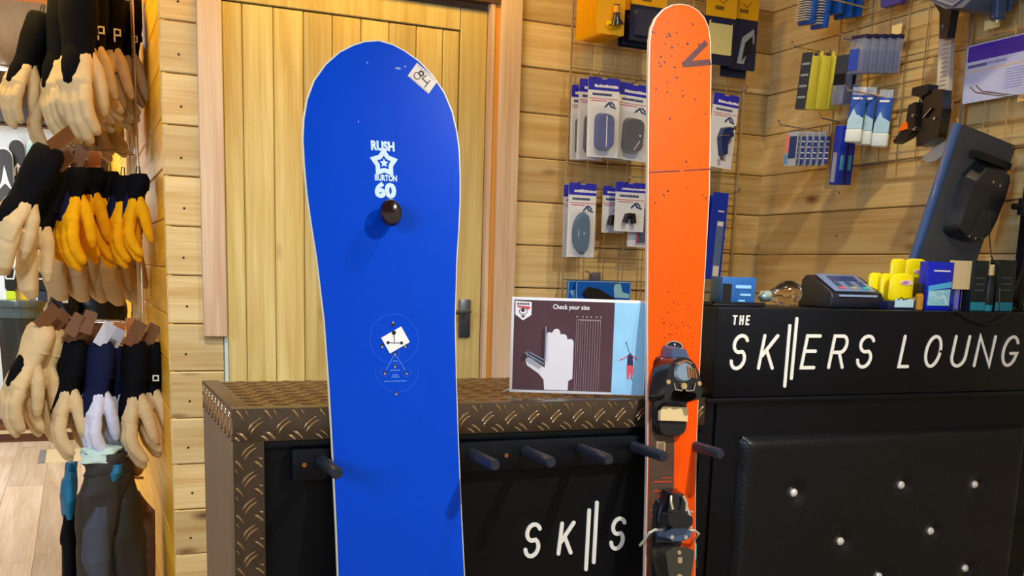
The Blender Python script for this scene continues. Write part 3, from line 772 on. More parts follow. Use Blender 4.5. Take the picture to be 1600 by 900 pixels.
# ------------------------------------------------------------------ size-guide sign on the counter
B0, B1 = atZ(795.5, 616, CT), atZ(1006, 622, CT)
B0.z = B1.z = CT + .001
ux = (B1 - B0).normalized(); wS = (B1 - B0).length
up = (Vector((0, 0, 1)) + Vector((-ux.y, ux.x, 0)) * .05).normalized(); nn = ux.cross(up)
MSg = T(B0) @ fx(ux, -nn if nn.y < 0 else nn, up)
hS = .208
sgn = thing('size_guide_sign', 'landscape glove size guide sign reading Check your size, standing on the tread-plate counter', 'sign', MSg)
b = B(); b.box(0, wS, 0, .004, .004, hS); b.build('panel', mat('sign_white', col(228, 226, 230), .35), sgn, bevel=.0008)
b = B(); xk = wS * .755
b.box(.006, xk, -.0006, .001, .010, hS - .006)
b.build('dark_field', mat('aubergine_print', col(78, 48, 58), .22, noise=.4, scale=9, coat=.3), sgn)
b = B(); b.box(xk, wS - .004, -.0006, .001, .006, hS - .006); b.build('sky_picture', mat('pale_sky_print', col(150, 205, 238), .3, noise=.2, scale=14), sgn)
sxp = lambda x: (x - 95) / (1200 - 95) * wS
szp = lambda y: hS - (y - 65) / (850 - 65) * (hS - .004)
GW = mat('print_glove_white', col(226, 222, 224), .4)
b = B()
gl = [(220, 590), (222, 570), (240, 556), (262, 562), (378, 640), (385, 380), (388, 352), (405, 345), (430, 352), (436, 335), (450, 320), (466, 317), (484, 322), (494, 340), (498, 362), (520, 358), (545, 366), (552, 385), (554, 402), (580, 396), (600, 404), (607, 425), (607, 725), (574, 745), (572, 822), (380, 822), (372, 740), (330, 690), (235, 625)]
b.prism([(sxp(x), szp(y)) for x, y in gl], -.0012, 0)
b.build('glove_picture', GW, sgn, smooth=0)
b = B()
for x in (625, 640, 660, 677, 697, 716, 738, 760, 780, 800, 820): b.box(sxp(x) - .0003, sxp(x) + .0003, -.0010, 0, szp(825), szp(228))
for x in (628, 675, 708, 742, 785, 820): b.box(sxp(x) - .0014, sxp(x) + .0014, -.0010, 0, szp(218), szp(206))
for x in range(645, 820, 12): b.box(sxp(x), sxp(x) + .0020, -.0010, 0, szp(244), szp(234))
for (x0, x1, y0, y1) in ((437, 438.5, 372, 560), (496, 497.5, 392, 560), (553, 554.5, 420, 560)): pass
b.build('size_scale', mat('pale_lines', col(170, 150, 160), .5), sgn)
b = B(); b.text('Check your size', .0140, sxp(577), szp(138), -.0011, -.0004, bold=.0002, sx=.86); b.build('heading', WHITE, sgn, smooth=0)
b = B(); b.prism([(sxp(x), szp(y)) for x, y in ((125, 98), (256, 104), (256, 210), (190, 256), (126, 208))], -.0012, 0); shd = b.build('shield', WHITE, sgn, smooth=0)
b = B(); b.prism([(sxp(x), szp(y)) for x, y in ((138, 136), (245, 140), (240, 165), (215, 160), (190, 150), (150, 150))], -.0016, -.001); b.build('shield_red', RED, shd, smooth=0)
b = B(); b.ring(sxp(190), szp(180), .0085, .0012, -.0016, -.001, rz=.007); b.disc(sxp(187), szp(172), .004, -.0016, -.001)
for k in range(6): b.box(sxp(140 + k * 17), sxp(152 + k * 17), -.0016, -.001, szp(128), szp(113))
b.prism([(sxp(x), szp(y)) for x, y in ((172, 216), (208, 216), (190, 236))], -.0016, -.001); b.build('shield_print', INK, shd, smooth=0)
SL = mat('steel_slider', col(150, 160, 185), .3, .6)
b = B(); b.box(sxp(372), sxp(384), -.008, -.0006, szp(580), szp(300)); b.build('slider', SL, sgn)
b = B(); b.stroke([(sxp(218), szp(522)), (sxp(365), szp(605))], .0035, -.010, -.0006); b.stroke([(sxp(250), szp(515)), (sxp(378), szp(580))], .0025, -.012, -.0006); b.stroke([(sxp(232), szp(545)), (sxp(235), szp(505))], .002, -.012, -.0006); b.build('thumb_slider', SL, sgn)
b = B(); RP = mat('red_suit_print', col(224, 84, 100), .4)
b.prism([(sxp(x), szp(y)) for x, y in ((1046, 600), (1100, 600), (1104, 660), (1090, 715), (1080, 712), (1082, 670), (1070, 668), (1068, 715), (1054, 716), (1050, 660))], -.0012, 0)
b.stroke([(sxp(1050), szp(525)), (sxp(995), szp(560)), (sxp(1000), szp(548))], .0026, -.0012, 0); b.stroke([(sxp(1092), szp(520)), (sxp(1128), szp(552))], .0026, -.0012, 0)
b.build('skier_picture', RP, sgn, smooth=0)
b = B(); b.prism([(sxp(x), szp(y)) for x, y in ((1052, 515), (1092, 515), (1100, 600), (1050, 600))], -.0014, 0); b.disc(sxp(1072), szp(506), .0024, -.0014, 0, n=10)
b.stroke([(sxp(1062), szp(490)), (sxp(1045), szp(440)), (sxp(1035), szp(412))], .0007, -.0014, 0); b.disc(sxp(1035), szp(413), .0016, -.0014, 0, n=8); b.disc(sxp(1095), szp(714), .0014, -.0014, 0, n=8)
b.build('skier_body', mat('navy_print', col(44, 44, 84), .4), sgn, smooth=0)
b = B(); b.tube([(.0, .004, .01), (-.012, .012, .0035), (.006, .05, .0035)], .002, 6); b.tube([(wS - .03, .004, .01), (wS - .02, .012, .0035), (wS - .03, .05, .0035)], .002, 6); b.build('stand', WHITE, sgn)


# ------------------------------------------------------------------ wire grids
def grid(name, label, M, x0, x1, z0, z1, step=.0765, thick=()):
    g = thing(name, label, 'wire grid', M, None)
    b = B(); n = int(round((x1 - x0) / step)); m_ = int((z1 - z0) / step)
    for k in range(1, n): b.tube([(x0 + k * step, -.003, z0), (x0 + k * step, -.003, z1)], .0020, 6)
    for j in range(1, m_ + 1):
        if z0 + j * step < z1 - .01: b.tube([(x0, .0012, z0 + j * step), (x1, .0012, z0 + j * step)], .0020, 6)
    b.build('wires', WIRE, g)
    b = B(); pts = [(x0, 0, z0), (x1, 0, z0), (x1, 0, z1), (x0, 0, z1)]
    for i in range(4): b.tube([pts[i], pts[(i + 1) % 4]], .0038, 8)
    b.build('frame', WIRE, g)
    return g
YG = YW - .030     # plane of the grid on the back wall
XG = XR - .030
grid('wire_grid', 'wire grid panel on the back wall between the door trim and the corner', T((1.521, YG, 1.0)), 0, .0765 * 9, 0, 1.40)
P_ = atX(1306, 60, XG)
Yr0 = atX(1300, 200, XG).y
grid('wire_grid', 'wire grid panel on the right wall above the box sign', FR(XG, Yr0, 1.615), 0, .0765 * 7, 0, .85)
grid('wire_grid', 'wire grid panel on the right wall behind the purple and white instruction board', FR(XG, Yr0 - .0765 * 7 - .008, 1.615), 0, .0765 * 9, 0, .85)
def hook(M, L, label, rise=.012, group='chrome hooks on the wire grids', cat='hook'):
    h = thing('display_hook', label, cat, M, group)
    b = B(); b.tube([(-.02, -.006, .012), (-.02, -.006, -.012), (.02, -.006, -.012), (.02, -.006, .012)], .0022, 6); b.build('clip', CHROME, h)
    b = B(); b.tube([(0, -.006, -.01), (0, -L * .5, -.004), (0, -L, 0), (0, -L - .008, rise)], .0024, 8); b.ball((0, -L - .008, rise), .0042, 8); b.build('prong', CHROME, h)
    return h

# ------------------------------------------------------------------ carded goods on the back wall
def bounds(x0, x1, y0, y1, Y):
    a, c = atY(x0, (y0 + y1) / 2, Y), atY(x1, (y0 + y1) / 2, Y); t_, bt = atY((x0 + x1) / 2, y0, Y), atY((x0 + x1) / 2, y1, Y)
    return a.x, c.x, bt.z, t_.z
def carded(name, label, cat, M, wd, h, kind, group=None, rot=0, header=.16, body=CARDW, head=BLUEH, tint=None):
    # origin: the hang hole, card hangs down, faces -y
    o = thing(name, label, cat, M @ Matrix.Rotation(math.radians(rot), 4, 'Y'), group)
    b = B()
    z1 = .012; z0 = z1 - h
    b.prism([(-wd / 2, z0), (wd / 2, z0), (wd / 2, z1 - .004), (wd / 2 - .004, z1), (.012, z1), (.008, z1 - .004), (-.008, z1 - .004), (-.012, z1), (-wd / 2 + .004, z1), (-wd / 2, z1 - .004)], 0, .0012)
    b.build('card', body, o, smooth=0)
    b = B(); hh = header * h
    b.prism([(-wd / 2, z1 - hh), (wd / 2, z1 - hh), (wd / 2, z1 - .004), (wd / 2 - .004, z1), (.012, z1), (.008, z1 - .005), (-.008, z1 - .005), (-.012, z1), (-wd / 2 + .004, z1), (-wd / 2, z1 - .004)], -.0006, .0002)
    b.build('header', head, o, smooth=0)
    rnd = random.Random(int(wd * 1e5 + h * 1e4))
    b = B(); zz = z1 - hh * .78; x = -wd * .30
    while x < wd * .44:
        a = rnd.uniform(.004, .009); b.box(x, x + a, -.001, -.0005, zz, zz + hh * rnd.uniform(.16, .24)); x += a + .0012
    b.build('header_print', WHITE, o, smooth=0)
    if kind in ('blue', 'dark', 'teal', 'clip', 'binding'):
        b = B(); b.box(-wd * .46, wd * .46, -.001, -.0004, z1 - hh - .026, z1 - hh - .0245); b.box(-wd * .40, wd * .1, -.001, -.0004, z1 - hh - .033, z1 - hh - .031)
        b.build('red_line', RED, o, smooth=0)
        b = B(); x = -wd * .36
        while x < wd * .25:
            a = rnd.uniform(.003, .008); b.box(x, x + a, -.001, -.0004, z1 - hh - .016, z1 - hh - .009); x += a + .0012
        b.stroke([(wd * .05, z1 - hh - .05), (wd * .18, z1 - hh - .036), (wd * .24, z1 - hh - .048), (wd * .38, z1 - hh - .052)], .006, -.001, -.0004); b.stroke([(wd * .24, z1 - hh - .034), (wd * .34, z1 - hh - .044)], .005, -.001, -.0004)
        b.build('card_print', mat('navy_card_print', col(56, 66, 120), .5), o, smooth=0)
    bot = z0
    if kind in ('blue', 'dark', 'teal'):
        mt = {'blue': C('tool_blue', 36, 58, 150, .35), 'dark': C('tool_navy', 18, 22, 46, .3, coat=.4), 'teal': C('tool_teal', 18, 84, 128, .35)}[kind]
        zc = bot + h * .32; hh2 = h * .24; ww = wd * .28
        b = B()
        if kind == 'teal': b.prism(ccw_smooth([(-ww * .3, zc + hh2 * 1.25), (ww * .9, zc + hh2 * 1.2), (ww * .9, zc - hh2 * 1.1), (-ww * .2, zc - hh2 * 1.2), (-ww * 1.2, zc - hh2 * .6), (-ww * 1.2, zc + hh2 * .6)], 2), -.024, -.001, inset=.14)
        else: b.prism(rr(-ww, ww, zc - hh2, zc + hh2, ww * .7), -.026, -.001, inset=.12)
        t = b.build('tool', mt, o, bevel=.003)
        b = B()
        if kind == 'blue': b.box(-.0015, .0015, -.0275, -.025, zc - hh2 * .8, zc + hh2 * .8)
        elif kind == 'dark': b.stroke([(ww * .0, zc - hh2 * .8), (ww * .5, zc - hh2 * .3)], .002, -.0275, -.025); b.disc(ww * .5, zc, .003, -.0275, -.025)
        else: b.disc(0, zc, .0025, -.0255, -.023); b.box(-ww * .75, -ww * .7, -.0255, -.023, zc - .01, zc + .012)
        b.build('tool_marks', WHITE, t)
        b = B(); b.prism(rr(-wd * .42, wd * .42, zc - hh2 * 1.22, zc + hh2 * 1.35, .015), -.031, -.0008, inset=.1); b.build('blister', CLEAR, o)
    if kind == 'clip':
        b = B(); zc = bot + h * .27
        b.tube([(-wd * .2, -.012, zc - .016), (-wd * .16, -.014, zc + .008), (wd * .06, -.014, zc + .010), (wd * .10, -.012, zc - .016)], .0095, 10); b.ball((-wd * .03, -.013, zc + .008), (.022, .01, .010), 12); b.build('rubber_clip', RUB, o)
    if kind == 'binding':
        b = B(); zc = bot + h * .42
        b.prism([(-wd * .1, zc + h * .12), (wd * .2, zc + h * .16), (wd * .34, zc + h * .05), (wd * .12, zc - h * .06), (wd * .16, zc - h * .26), (-wd * .06, zc - h * .26), (-wd * .2, zc - h * .02)], -.024, -.001, inset=.1)
        b.build('spare_part', C('part_navy', 28, 44, 104, .3, coat=.3), o, bevel=.003)
        b = B(); b.stroke([(-wd * .2, zc), (wd * .1, zc + h * .02)], .003, -.028, -.024); b.disc(wd * .3, zc + h * .13, .007, -.027, -.02); b.disc(-wd * .05, zc - h * .3, .006, -.02, -.005); b.build('part_metal', CHROME, o)
    if kind == 'lens':
        b = B(); b.box(-wd * .05, wd * .42, -.012, -.001, bot + h * .08, bot + h * .62); b.build('tool', C('slate', 92, 100, 128, .3), o, bevel=.002)
        b = B(); b.stroke([(-wd * .08, bot + h * .05), (-wd * .08, bot + h * .66), (wd * .45, bot + h * .66)], .003, -.014, -.012); b.build('tool_frame', RED, o)
    if kind == 'tealbox':
        b = B(); b.box(-wd * .38, wd * .38, -.018, -.001, bot + h * .08, bot + h * .7); b.build('tool', C('slate', 92, 100, 128), o, bevel=.002)
    return o
GB = 'blue-headed blister cards on the back wall grid'
def wallcard(px, label, kind, dy, name='blister_card', cat='packaged tool', rot=0, **k):
    Y = YG - dy; x0, x1, z0, z1 = bounds(*px, Y)
    return carded(name, label, cat, T(((x0 + x1) / 2, Y, z1 - .012)), x1 - x0, z1 - z0, kind, GB, rot, **k)
wallcard((891, 921, 133, 250), 'blue-headed tool card farthest left and rearmost in the upper row', 'dark', .03, rot=-1)
wallcard((903, 944, 124, 250), 'blue-headed tool card second from left in the upper row, mostly covered', 'dark', .065)
wallcard((917, 966, 121, 246), 'white card with a blue ribbed tool, front of the upper left three', 'blue', .11, rot=-1)
wallcard((951, 984, 137, 252), 'blue-headed card edge showing between the two big upper cards', 'dark', .04, rot=2)
wallcard((963, 1017, 131, 251), 'white card with a dark navy oval tool just left of the ski', 'dark', .08, rot=2.5)
wallcard((1112, 1152, 147, 263), 'white card with a navy spare part hanging right of the ski', 'binding', .10, rot=4)
wallcard((879, 915, 289, 402), 'rear blue-headed card of the lower left pair, only its left edge showing', 'dark', .03, rot=-1)
wallcard((887, 930, 286, 402), 'white card with a teal curved scraper, lower left', 'teal', .07, rot=0)
wallcard((941, 975, 291, 364), 'small blue-headed card behind the rubber clip card', 'clip', .03, header=.2)
wallcard((961, 1007, 285, 362), 'small white card with a black rubber clip', 'clip', .07, header=.2)
wallcard((982, 1013, 287, 386), 'lower blue-headed card tucked against the ski with a grey tool', 'lens', .045, header=.12)
# hooks for them
for (x, y, L, lb) in ((906, 128, .13, 'chrome hook holding the upper left row of white cards'), (975, 133, .11, 'chrome hook holding the navy oval tool card'), (1133, 150, .12, 'chrome hook holding the spare part card right of the ski'),
                  (893, 285, .10, 'chrome hook holding the teal scraper card'), (962, 287, .09, 'chrome hook holding the rubber clip cards'), (1128, 302, .10, 'chrome hook holding the two long blue strips')):
    p = atY(x, y, YG); hook(T((p.x, YG, p.z)), L, lb)

# yellow hanging cards (top left of the grid)
YCARD = C('yellow_card', 236, 176, 16, .45)
NAVY = C('navy_pack', 30, 36, 66, .35)
for i in range(8):
    dy = .03 + i * .018
    Y = YG - dy; x0, x1, z0, z1 = bounds(901 + i * 4.6, 944 + i * 4.6, -12, 66 - i * 1.7, Y)
    o = thing('yellow_card', ['rearmost yellow card of the stack by the grid post', 'second yellow card from the back of the stack', 'third yellow card from the back of the stack', 'fourth yellow card from the back of the stack', 'fourth yellow card from the front of the stack', 'third yellow card from the front of the stack', 'second yellow card from the front of the stack', 'front yellow card of the stack, carrying a black capped tool'][i], 'packaged tool', T(((x0 + x1) / 2, Y, z1)), 'yellow cards at the top of the back wall grid')
    wd, h = x1 - x0, z1 - z0
    b = B(); b.prism(rr(-wd / 2, wd / 2, -h, 0, .005), 0, .0012); b.build('card', YCARD, o, smooth=0)
    if i < 7: b = B(); b.prism(rr(-wd * .1, wd * .35, -h * .85, -h * .3, .008), -.014, 0, inset=.15); b.build('blister', C('amber_blister', 226, 168, 20, .25), o)
    else:
        b = B(); c = (.008, -h + .035)
        b.tube([(c[0] + .004, -.014, c[1] + .052), (c[0] + .004, -.014, c[1] + .020), (c[0] + .004, -.014, c[1] + .012), (c[0] + .008, -.014, c[1] - .008)], [(.010, .010), (.010, .010), (.012, .011), (.026, .013)], 16)
        b.build('tool_body', C('tool_black', 30, 32, 52, .3, coat=.4), o)
        b = B(); b.tube([(c[0] + .004, -.014, c[1] + .048), (c[0] + .004, -.014, c[1] + .028)], .0106, 14); b.build('amber_band', C('amber', 220, 160, 50, .3), o)
        b = B(); b.tube([(c[0] - .014, -.012, c[1] - .004), (c[0] - .026, -.012, c[1] - .006)], .006, 10); b.build('yellow_nozzle', C('bright_yellow', 255, 214, 0, .35), o)
p = atY(928, 5, YG); hook(T((p.x, YG, p.z + .02)), .17, 'chrome hook holding the stack of yellow cards')
# navy packs with yellow headers
def navypack(px, dy, label, kind):
    Y = YG - dy; x0, x1, z0, z1 = bounds(*px, Y); wd, h = x1 - x0, z1 - z0
    o = thing('accessory_pack', label, 'packaged tool', T(((x0 + x1) / 2, Y, z1)), 'navy packs with yellow headers at the top of the grid')
    b = B(); b.prism(rr(-wd / 2, wd / 2, -h, -.0, .006), -.004, 0); b.build('pouch', NAVY, o, bevel=.001)
    hd = h * (.30 if kind != 'cream' else .34)
    b = B(); b.prism(rr(-wd / 2, wd / 2, -hd, .001, .004), -.0055, .001); b.build('header', YCARD, o, smooth=0)
    b = B()
    for k in range(5): b.box(-wd * .2 + k * .007, -wd * .2 + k * .007 + .005, -.0062, -.005, -hd * .72, -hd * .55)
    b.stroke([(-wd * .1, -hd * .3), (wd * .05, -hd * .45), (wd * .2, -hd * .2)], .002, -.0062, -.005); b.build('header_print', C('brown_print', 96, 66, 20), o, smooth=0)
    if kind == 'tool':
        b = B(); b.prism(rr(-wd * .40, wd * .45, -h * .93, -hd - .01, .014), -.016, -.003, inset=.08); b.build('blister', C('navy_blister', 48, 54, 80, .2, coat=.5), o, bevel=.002)
        b = B(); b.ring(wd * .22, -h * .60, .012, .004, -.019, -.014); b.ring(wd * .22, -h * .60, .006, .002, -.019, -.014); b.build('brass_coil', mat('brass_coil', col(190, 160, 100), .3, .8), o)
    if kind == 'cream':
        b = B(); b.prism(rr(-wd * .36, wd * .38, -h * .86, -hd - .012, .004), -.010, -.003); b.build('cream_cloth', C('cream_cloth', 214, 206, 140, .6), o, bevel=.001)
        b = B(); b.box(-wd * .34, wd * .36, -.011, -.009, -hd - .022, -hd - .008); b.build('navy_band', C('navy_band', 24, 26, 80), o)
    if kind == 'binding':
        b = B(); b.prism([(-wd * .2, -h * .92), (-wd * .05, -h * .55), (wd * .35, -h * .42), (wd * .4, -h * .6), (wd * .15, -h * .75), (wd * .05, -h * .92)], -.008, -.003); b.build('picture', C('pale_picture', 150, 160, 170), o, smooth=0)
        b = B(); b.prism([(-wd * .05, -h * .88), (wd * .05, -h * .62), (wd * .3, -h * .52), (wd * .32, -h * .64), (wd * .1, -h * .8)], -.010, -.003); b.build('picture_mark', C('print_black', 16, 18, 30), o, smooth=0)
    return o
navypack((966, 1016, 2, 76), .06, 'rear navy pack with a yellow header, left of the ski tip', 'plain')
navypack((974, 1024, -4, 72), .085, 'middle navy pack with a yellow header, left of the ski tip', 'tool')
navypack((984, 1040, -14, 66), .12, 'front navy pack with a brass coil, left of the ski tip', 'tool')
navypack((1100, 1148, -12, 102), .09, 'navy pack with a cream cloth and yellow header, right of the ski tip', 'cream')
navypack((1128, 1168, 0, 122), .05, 'rear navy pack with a yellow header, lowest right of the ski tip', 'plain')
navypack((1140, 1182, -4, 110), .075, 'navy pack with a pale product picture, farthest right of the ski tip', 'binding')
for (x, y, L, lb) in ((1000, 4, .14, 'chrome hook holding the navy packs left of the ski tip'), (1135, 4, .12, 'chrome hook holding the navy packs right of the ski tip')):
    p = atY(x, y, YG); hook(T((p.x, YG, p.z + .03)), L, lb)
# long blue strips right of the ski
STRIP = C('strip_blue', 20, 52, 190, .35); STRIPG = C('strip_grey_blue', 92, 120, 168, .35)
for i, (px, dy, lb) in enumerate((((1103, 1124, 306, 420), .04, 'rear long blue strip hanging beside the orange ski'), ((1110, 1133, 301, 437), .08, 'front long blue strip with a grey window beside the orange ski'))):
    Y = YG - dy; x0, x1, z0, z1 = bounds(*px, Y); wd, h = x1 - x0, z1 - z0
    o = thing('long_strip_pack', lb, 'packaged tool', T(((x0 + x1) / 2, Y, z1)) @ Rot(2.5, 'Y'), 'long blue strip packs')
    b = B(); b.prism(rr(-wd / 2, wd / 2, -h, 0, .003), -.006, 0); b.build('case', STRIP, o, bevel=.001)
    b = B(); b.box(-wd * .12, wd * .36, -.0075, -.005, -h * .97, -h * .32); w_ = b.build('window', STRIPG, o)
    b = B(); b.box(-wd * .08, wd * .3, -.0082, -.007, -h * .96, -h * .84); b.box(-wd * .08, wd * .3, -.0082, -.007, -h * .38, -h * .33); b.box(-wd * .1, wd * .3, -.0082, -.005, -h * .22, -h * .205); b.build('print', WHITE, w_)
# small grey holder on the grid
p = atY(926, 431, YG)
o = thing('grey_holder', 'small grey metal holder clipped to the grid above the blue pack', 'holder', T((p.x, YG, p.z)))
b = B(); b.box(-.017, .017, -.03, -.004, -.017, .012); b.build('block', C('holder_grey', 96, 92, 96, .4), o, bevel=.002)
b = B(); b.tube([(-.03, -.004, .016), (-.02, -.02, .01), (0, -.025, .005)], .003, 6); b.build('clip', CHROME, o)
# blue pack with a black buckle picture behind the size sign
Y = 2.75; 
for i, (px, dy, lb) in enumerate((((885, 906, 438, 505), .0, 'rear blue pack edge standing behind the size guide sign'), ((898, 984, 439, 505), -.02, 'blue pack with a black strap picture standing behind the size guide sign'))):
    x0, x1, z0, z1 = bounds(*px, YG - .06 + dy); wd, h = x1 - x0, z1 - z0
    o = thing('strap_pack', lb, 'packaged strap', T(((x0 + x1) / 2, YG - .06 + dy, z0)), 'blue strap packs')
    b = B(); b.prism(rr(-wd / 2, wd / 2, 0, h, .006), -.004, 0); b.build('card', C('pack_blue', 20, 92, 190, .3), o, bevel=.001)
    b = B(); b.ring(0, h * .5, .001, .001, -.005, -.003) if False else b.stroke(rr(-wd / 2 + .003, wd / 2 - .003, .003, h - .003, .005) + [rr(-wd / 2 + .003, wd / 2 - .003, .003, h - .003, .005)[0]], .002, -.0048, -.004, caps=False); b.build('pale_border', C('ice', 150, 206, 230, .3), o, smooth=0)
    if i:
        b = B(); b.prism([(-wd * .40, h * .70), (-wd * .30, h * .86), (-wd * .1, h * .82), (wd * .2, h * .60), (wd * .35, h * .42), (wd * .3, h * .2), (-wd * .25, h * .2), (-wd * .3, h * .55)], -.012, -.003, inset=.05); st = b.build('strap', RUB, o, bevel=.002)
        b = B(); b.disc(-wd * .31, h * .74, .008, -.0135, -.011, rz=.004); b.disc(wd * .05, h * .58, .0035, -.0135, -.011); b.build('strap_rivets', CHROME, st)
        b = B(); b.prism([(wd * .17, h * .92), (wd * .30, h * .95), (wd * .34, h * .75), (wd * .47, h * .70), (wd * .47, h * .60), (wd * .2, h * .62)], -.0052, -.003); b.build('print', C('ice', 150, 206, 230), o, smooth=0)
    else:
        b = B(); b.prism([(-wd * .3, h * .75), (wd * .2, h * .8), (0, h * .55)], -.0052, -.003); b.build('print', C('ice', 150, 206, 230), o, smooth=0)
hook(T((atY(940, 436, YG).x, YG, atY(940, 446, YG).z)), .09, 'chrome hook behind the blue strap packs')

# ------------------------------------------------------------------ goods on the right wall grid
def RW(px, py, dx=0):           # point on the plane dx in front of the right grid -> (y, z)
    p = atX(px, py, XG - dx); return p
G2 = 'goods on the right wall grid'
# items face -x along their hooks: local frame FR, local x towards viewer, local y into wall, stacked along local y
# yellow wax bars
for i in range(3):
    dx = .135 - i * .042
    p = RW(1247 + i * 19, 80, dx) if False else None
    Xp = XG - dx
    pt = atX(1262 + i * 18.5, 84, Xp); pb = atX(1246 + i * 19, 172, Xp)
    h = pt.z - pb.z
    o = thing('wax_bar_pack', ['yellow wax bar pack at the front of its hook, dark printed card facing left', 'middle yellow wax bar pack of three', 'yellow wax bar pack nearest the wall'][i], 'packaged wax', FR(Xp, pt.y, pt.z) @ Rot(6, 'Y'), 'yellow wax bar packs')
    b = B(); b.box(-.024, .026 if i == 0 else -.006, -.0015, 0, -h, .004); b.build('card', C('dark_card', 52, 60, 76, .4), o)
    b = B(); vs = [(x, y, z) for x in (-.022, .024) for (y, z) in ((.001, -.006), (.030, -.006), (.032, -h * .4), (.039, -h + .004), (.038, -h), (.001, -h))]
    b.add(vs, [[0, 1, 2, 3, 4, 5], [11, 10, 9, 8, 7, 6]] + [(k, (k + 1) % 6, 6 + (k + 1) % 6, 6 + k) for k in range(6)]); b.build('wax_bar', C('pale_yellow_wax', 214, 204, 72, .45), o, bevel=.002)
    b = B(); b.tube([(0, .010, -.012), (0, .010, .008)], .006, 10); b.build('neck', C('pale_yellow_wax', 214, 204, 72), o)
    b = B()
    for k in range(4): b.box(-.018, .020 if i == 0 else -.010, -.0022, -.001, -h * (.2 + k * .2), -h * (.16 + k * .2))
    b.build('card_print', C('grey_print2', 150, 160, 175), o, smooth=0)
def hookR(px, py, L, label):
    p = atX(px, py, XG); hook(FR(XG, p.y, p.z), L, label)
hookR(1306, 82, .17, 'chrome hook carrying the yellow wax bars')
# clear cases
for i in range(5):
    Xp = XG - (.145 - i * .026)
    pt = atX(1341 + i * 13, 60, Xp); pb = atX(1339 + i * 13, 114, Xp); h = pt.z - pb.z
    o = thing('clear_case', ['clear case with a blue label, foremost of five', 'second clear case from the front of the upper five', 'middle clear case of the upper five', 'fourth clear case of the upper five', 'clear case nearest the wall in the upper five'][i], 'plastic case', FR(Xp, pt.y, pt.z) @ Rot(4, 'Y'), 'clear plastic cases')
    b = B(); b.box(-.032, .032, 0, .021, -h, 0); b.build('case', mat('clear_case', col(150, 164, 204), .12, alpha=.42, coat=.5), o, bevel=.003)
    b = B(); b.box(-.024, .024, .004, .017, -h + .006, -h * .35); b.build('contents', C('navy_contents', 40, 52, 110, .3), o, bevel=.002)
    b = B(); b.box(-.033, .033, .002, .019, -.003, .010); b.build('cap', C('navy_cap', 24, 28, 66, .4), o, bevel=.001)
    b = B(); b.box(-.028, .012, -.0015, 0, -h + .010, -h * .3); b.build('label', C('label_blue', 40, 76, 190, .4), o)
hookR(1398, 72, .20, 'chrome hook carrying the row of clear cases')
for i in range(2):
    Xp = XG - (.10 - i * .04); pt = atX(1317 + i * 16, 86, Xp); pb = atX(1316 + i * 16, 162, Xp); h = pt.z - pb.z
    o = thing('clear_case', ['taller clear pack hanging between the yellow wax bars and clear cases, front one', 'taller clear pack hanging behind its twin beside the yellow wax bars'][i], 'plastic case', FR(Xp, pt.y, pt.z) @ Rot(5, 'Y'), 'tall clear packs')
    b = B(); b.box(-.028, .028, 0, .028, -h, -h * .35); b.build('case', mat('clear_case', col(190, 200, 228)), o, bevel=.003)
    b = B(); b.box(-.028, .028, 0, .0015, -h * .6, .0); b.build('card', C('dark_card', 52, 60, 76), o)
    b = B(); b.box(-.020, .020, .006, .022, -h + .006, -h * .6); b.build('contents', C('slate_contents', 120, 128, 160, .3), o, bevel=.002)
# bottles in blue and white cartons
for i in range(3):
    Xp = XG - (.125 - i * .040)
    cx = [1342, 1358, 1384][i]; pt = atX(cx, [146, 146, 150][i], Xp); pb = atX(cx - 6, [222, 226, 229][i], Xp); h = pt.z - pb.z
    o = thing('bottle_pack', ['blue and white bottle carton hanging foremost, partly turned away', 'blue and white bottle carton in the middle of three', 'blue and white bottle carton nearest the wall'][i], 'bottle', FR(Xp, pt.y, pt.z) @ Rot(4, 'Y') @ Rot(42), 'blue and white bottle cartons')
    wd = .044
    b = B(); b.box(-wd / 2, wd / 2, 0, .030, -h * .72, -.004); b.build('carton', C('bottle_blue', 24, 72, 178, .35), o, bevel=.002)
    b = B(); b.prism([(-wd / 2, -h * .72), (wd / 2, -h * .72), (wd / 2, -h * .5), (0, -h * .42), (-wd * .2, -h * .3), (-wd / 2, -h * .55)], -.001, 0); b.disc(.004, -h * .52, .012, -.0016, 0); b.build('snow_print', C('snow_blue', 176, 214, 236, .4), o, smooth=0)
    b = B(); b.box(-wd * .34, wd * .3, -.0016, 0, -h * .12, -h * .08); b.build('print', WHITE, o, smooth=0)
    b = B(); b.box(wd / 2 - .0005, wd / 2 + .0008, .002, .028, -h * .72, -.006); b.build('green_side', C('green_side', 20, 120, 110, .4), o)
    b = B(); b.box(-wd / 2 - .002, wd / 2 + .002, -.002, .032, -h, -h * .72); b.build('cap', C('cap_white', 226, 236, 238, .35), o, bevel=.005, seg=3)
    b = B(); b.box(-wd * .45, wd * .45, .012, .0135, -.006, .020); b.build('hang_tab', CLEAR, o)
hookR(1398, 150, .18, 'chrome hook carrying the bottle cartons')
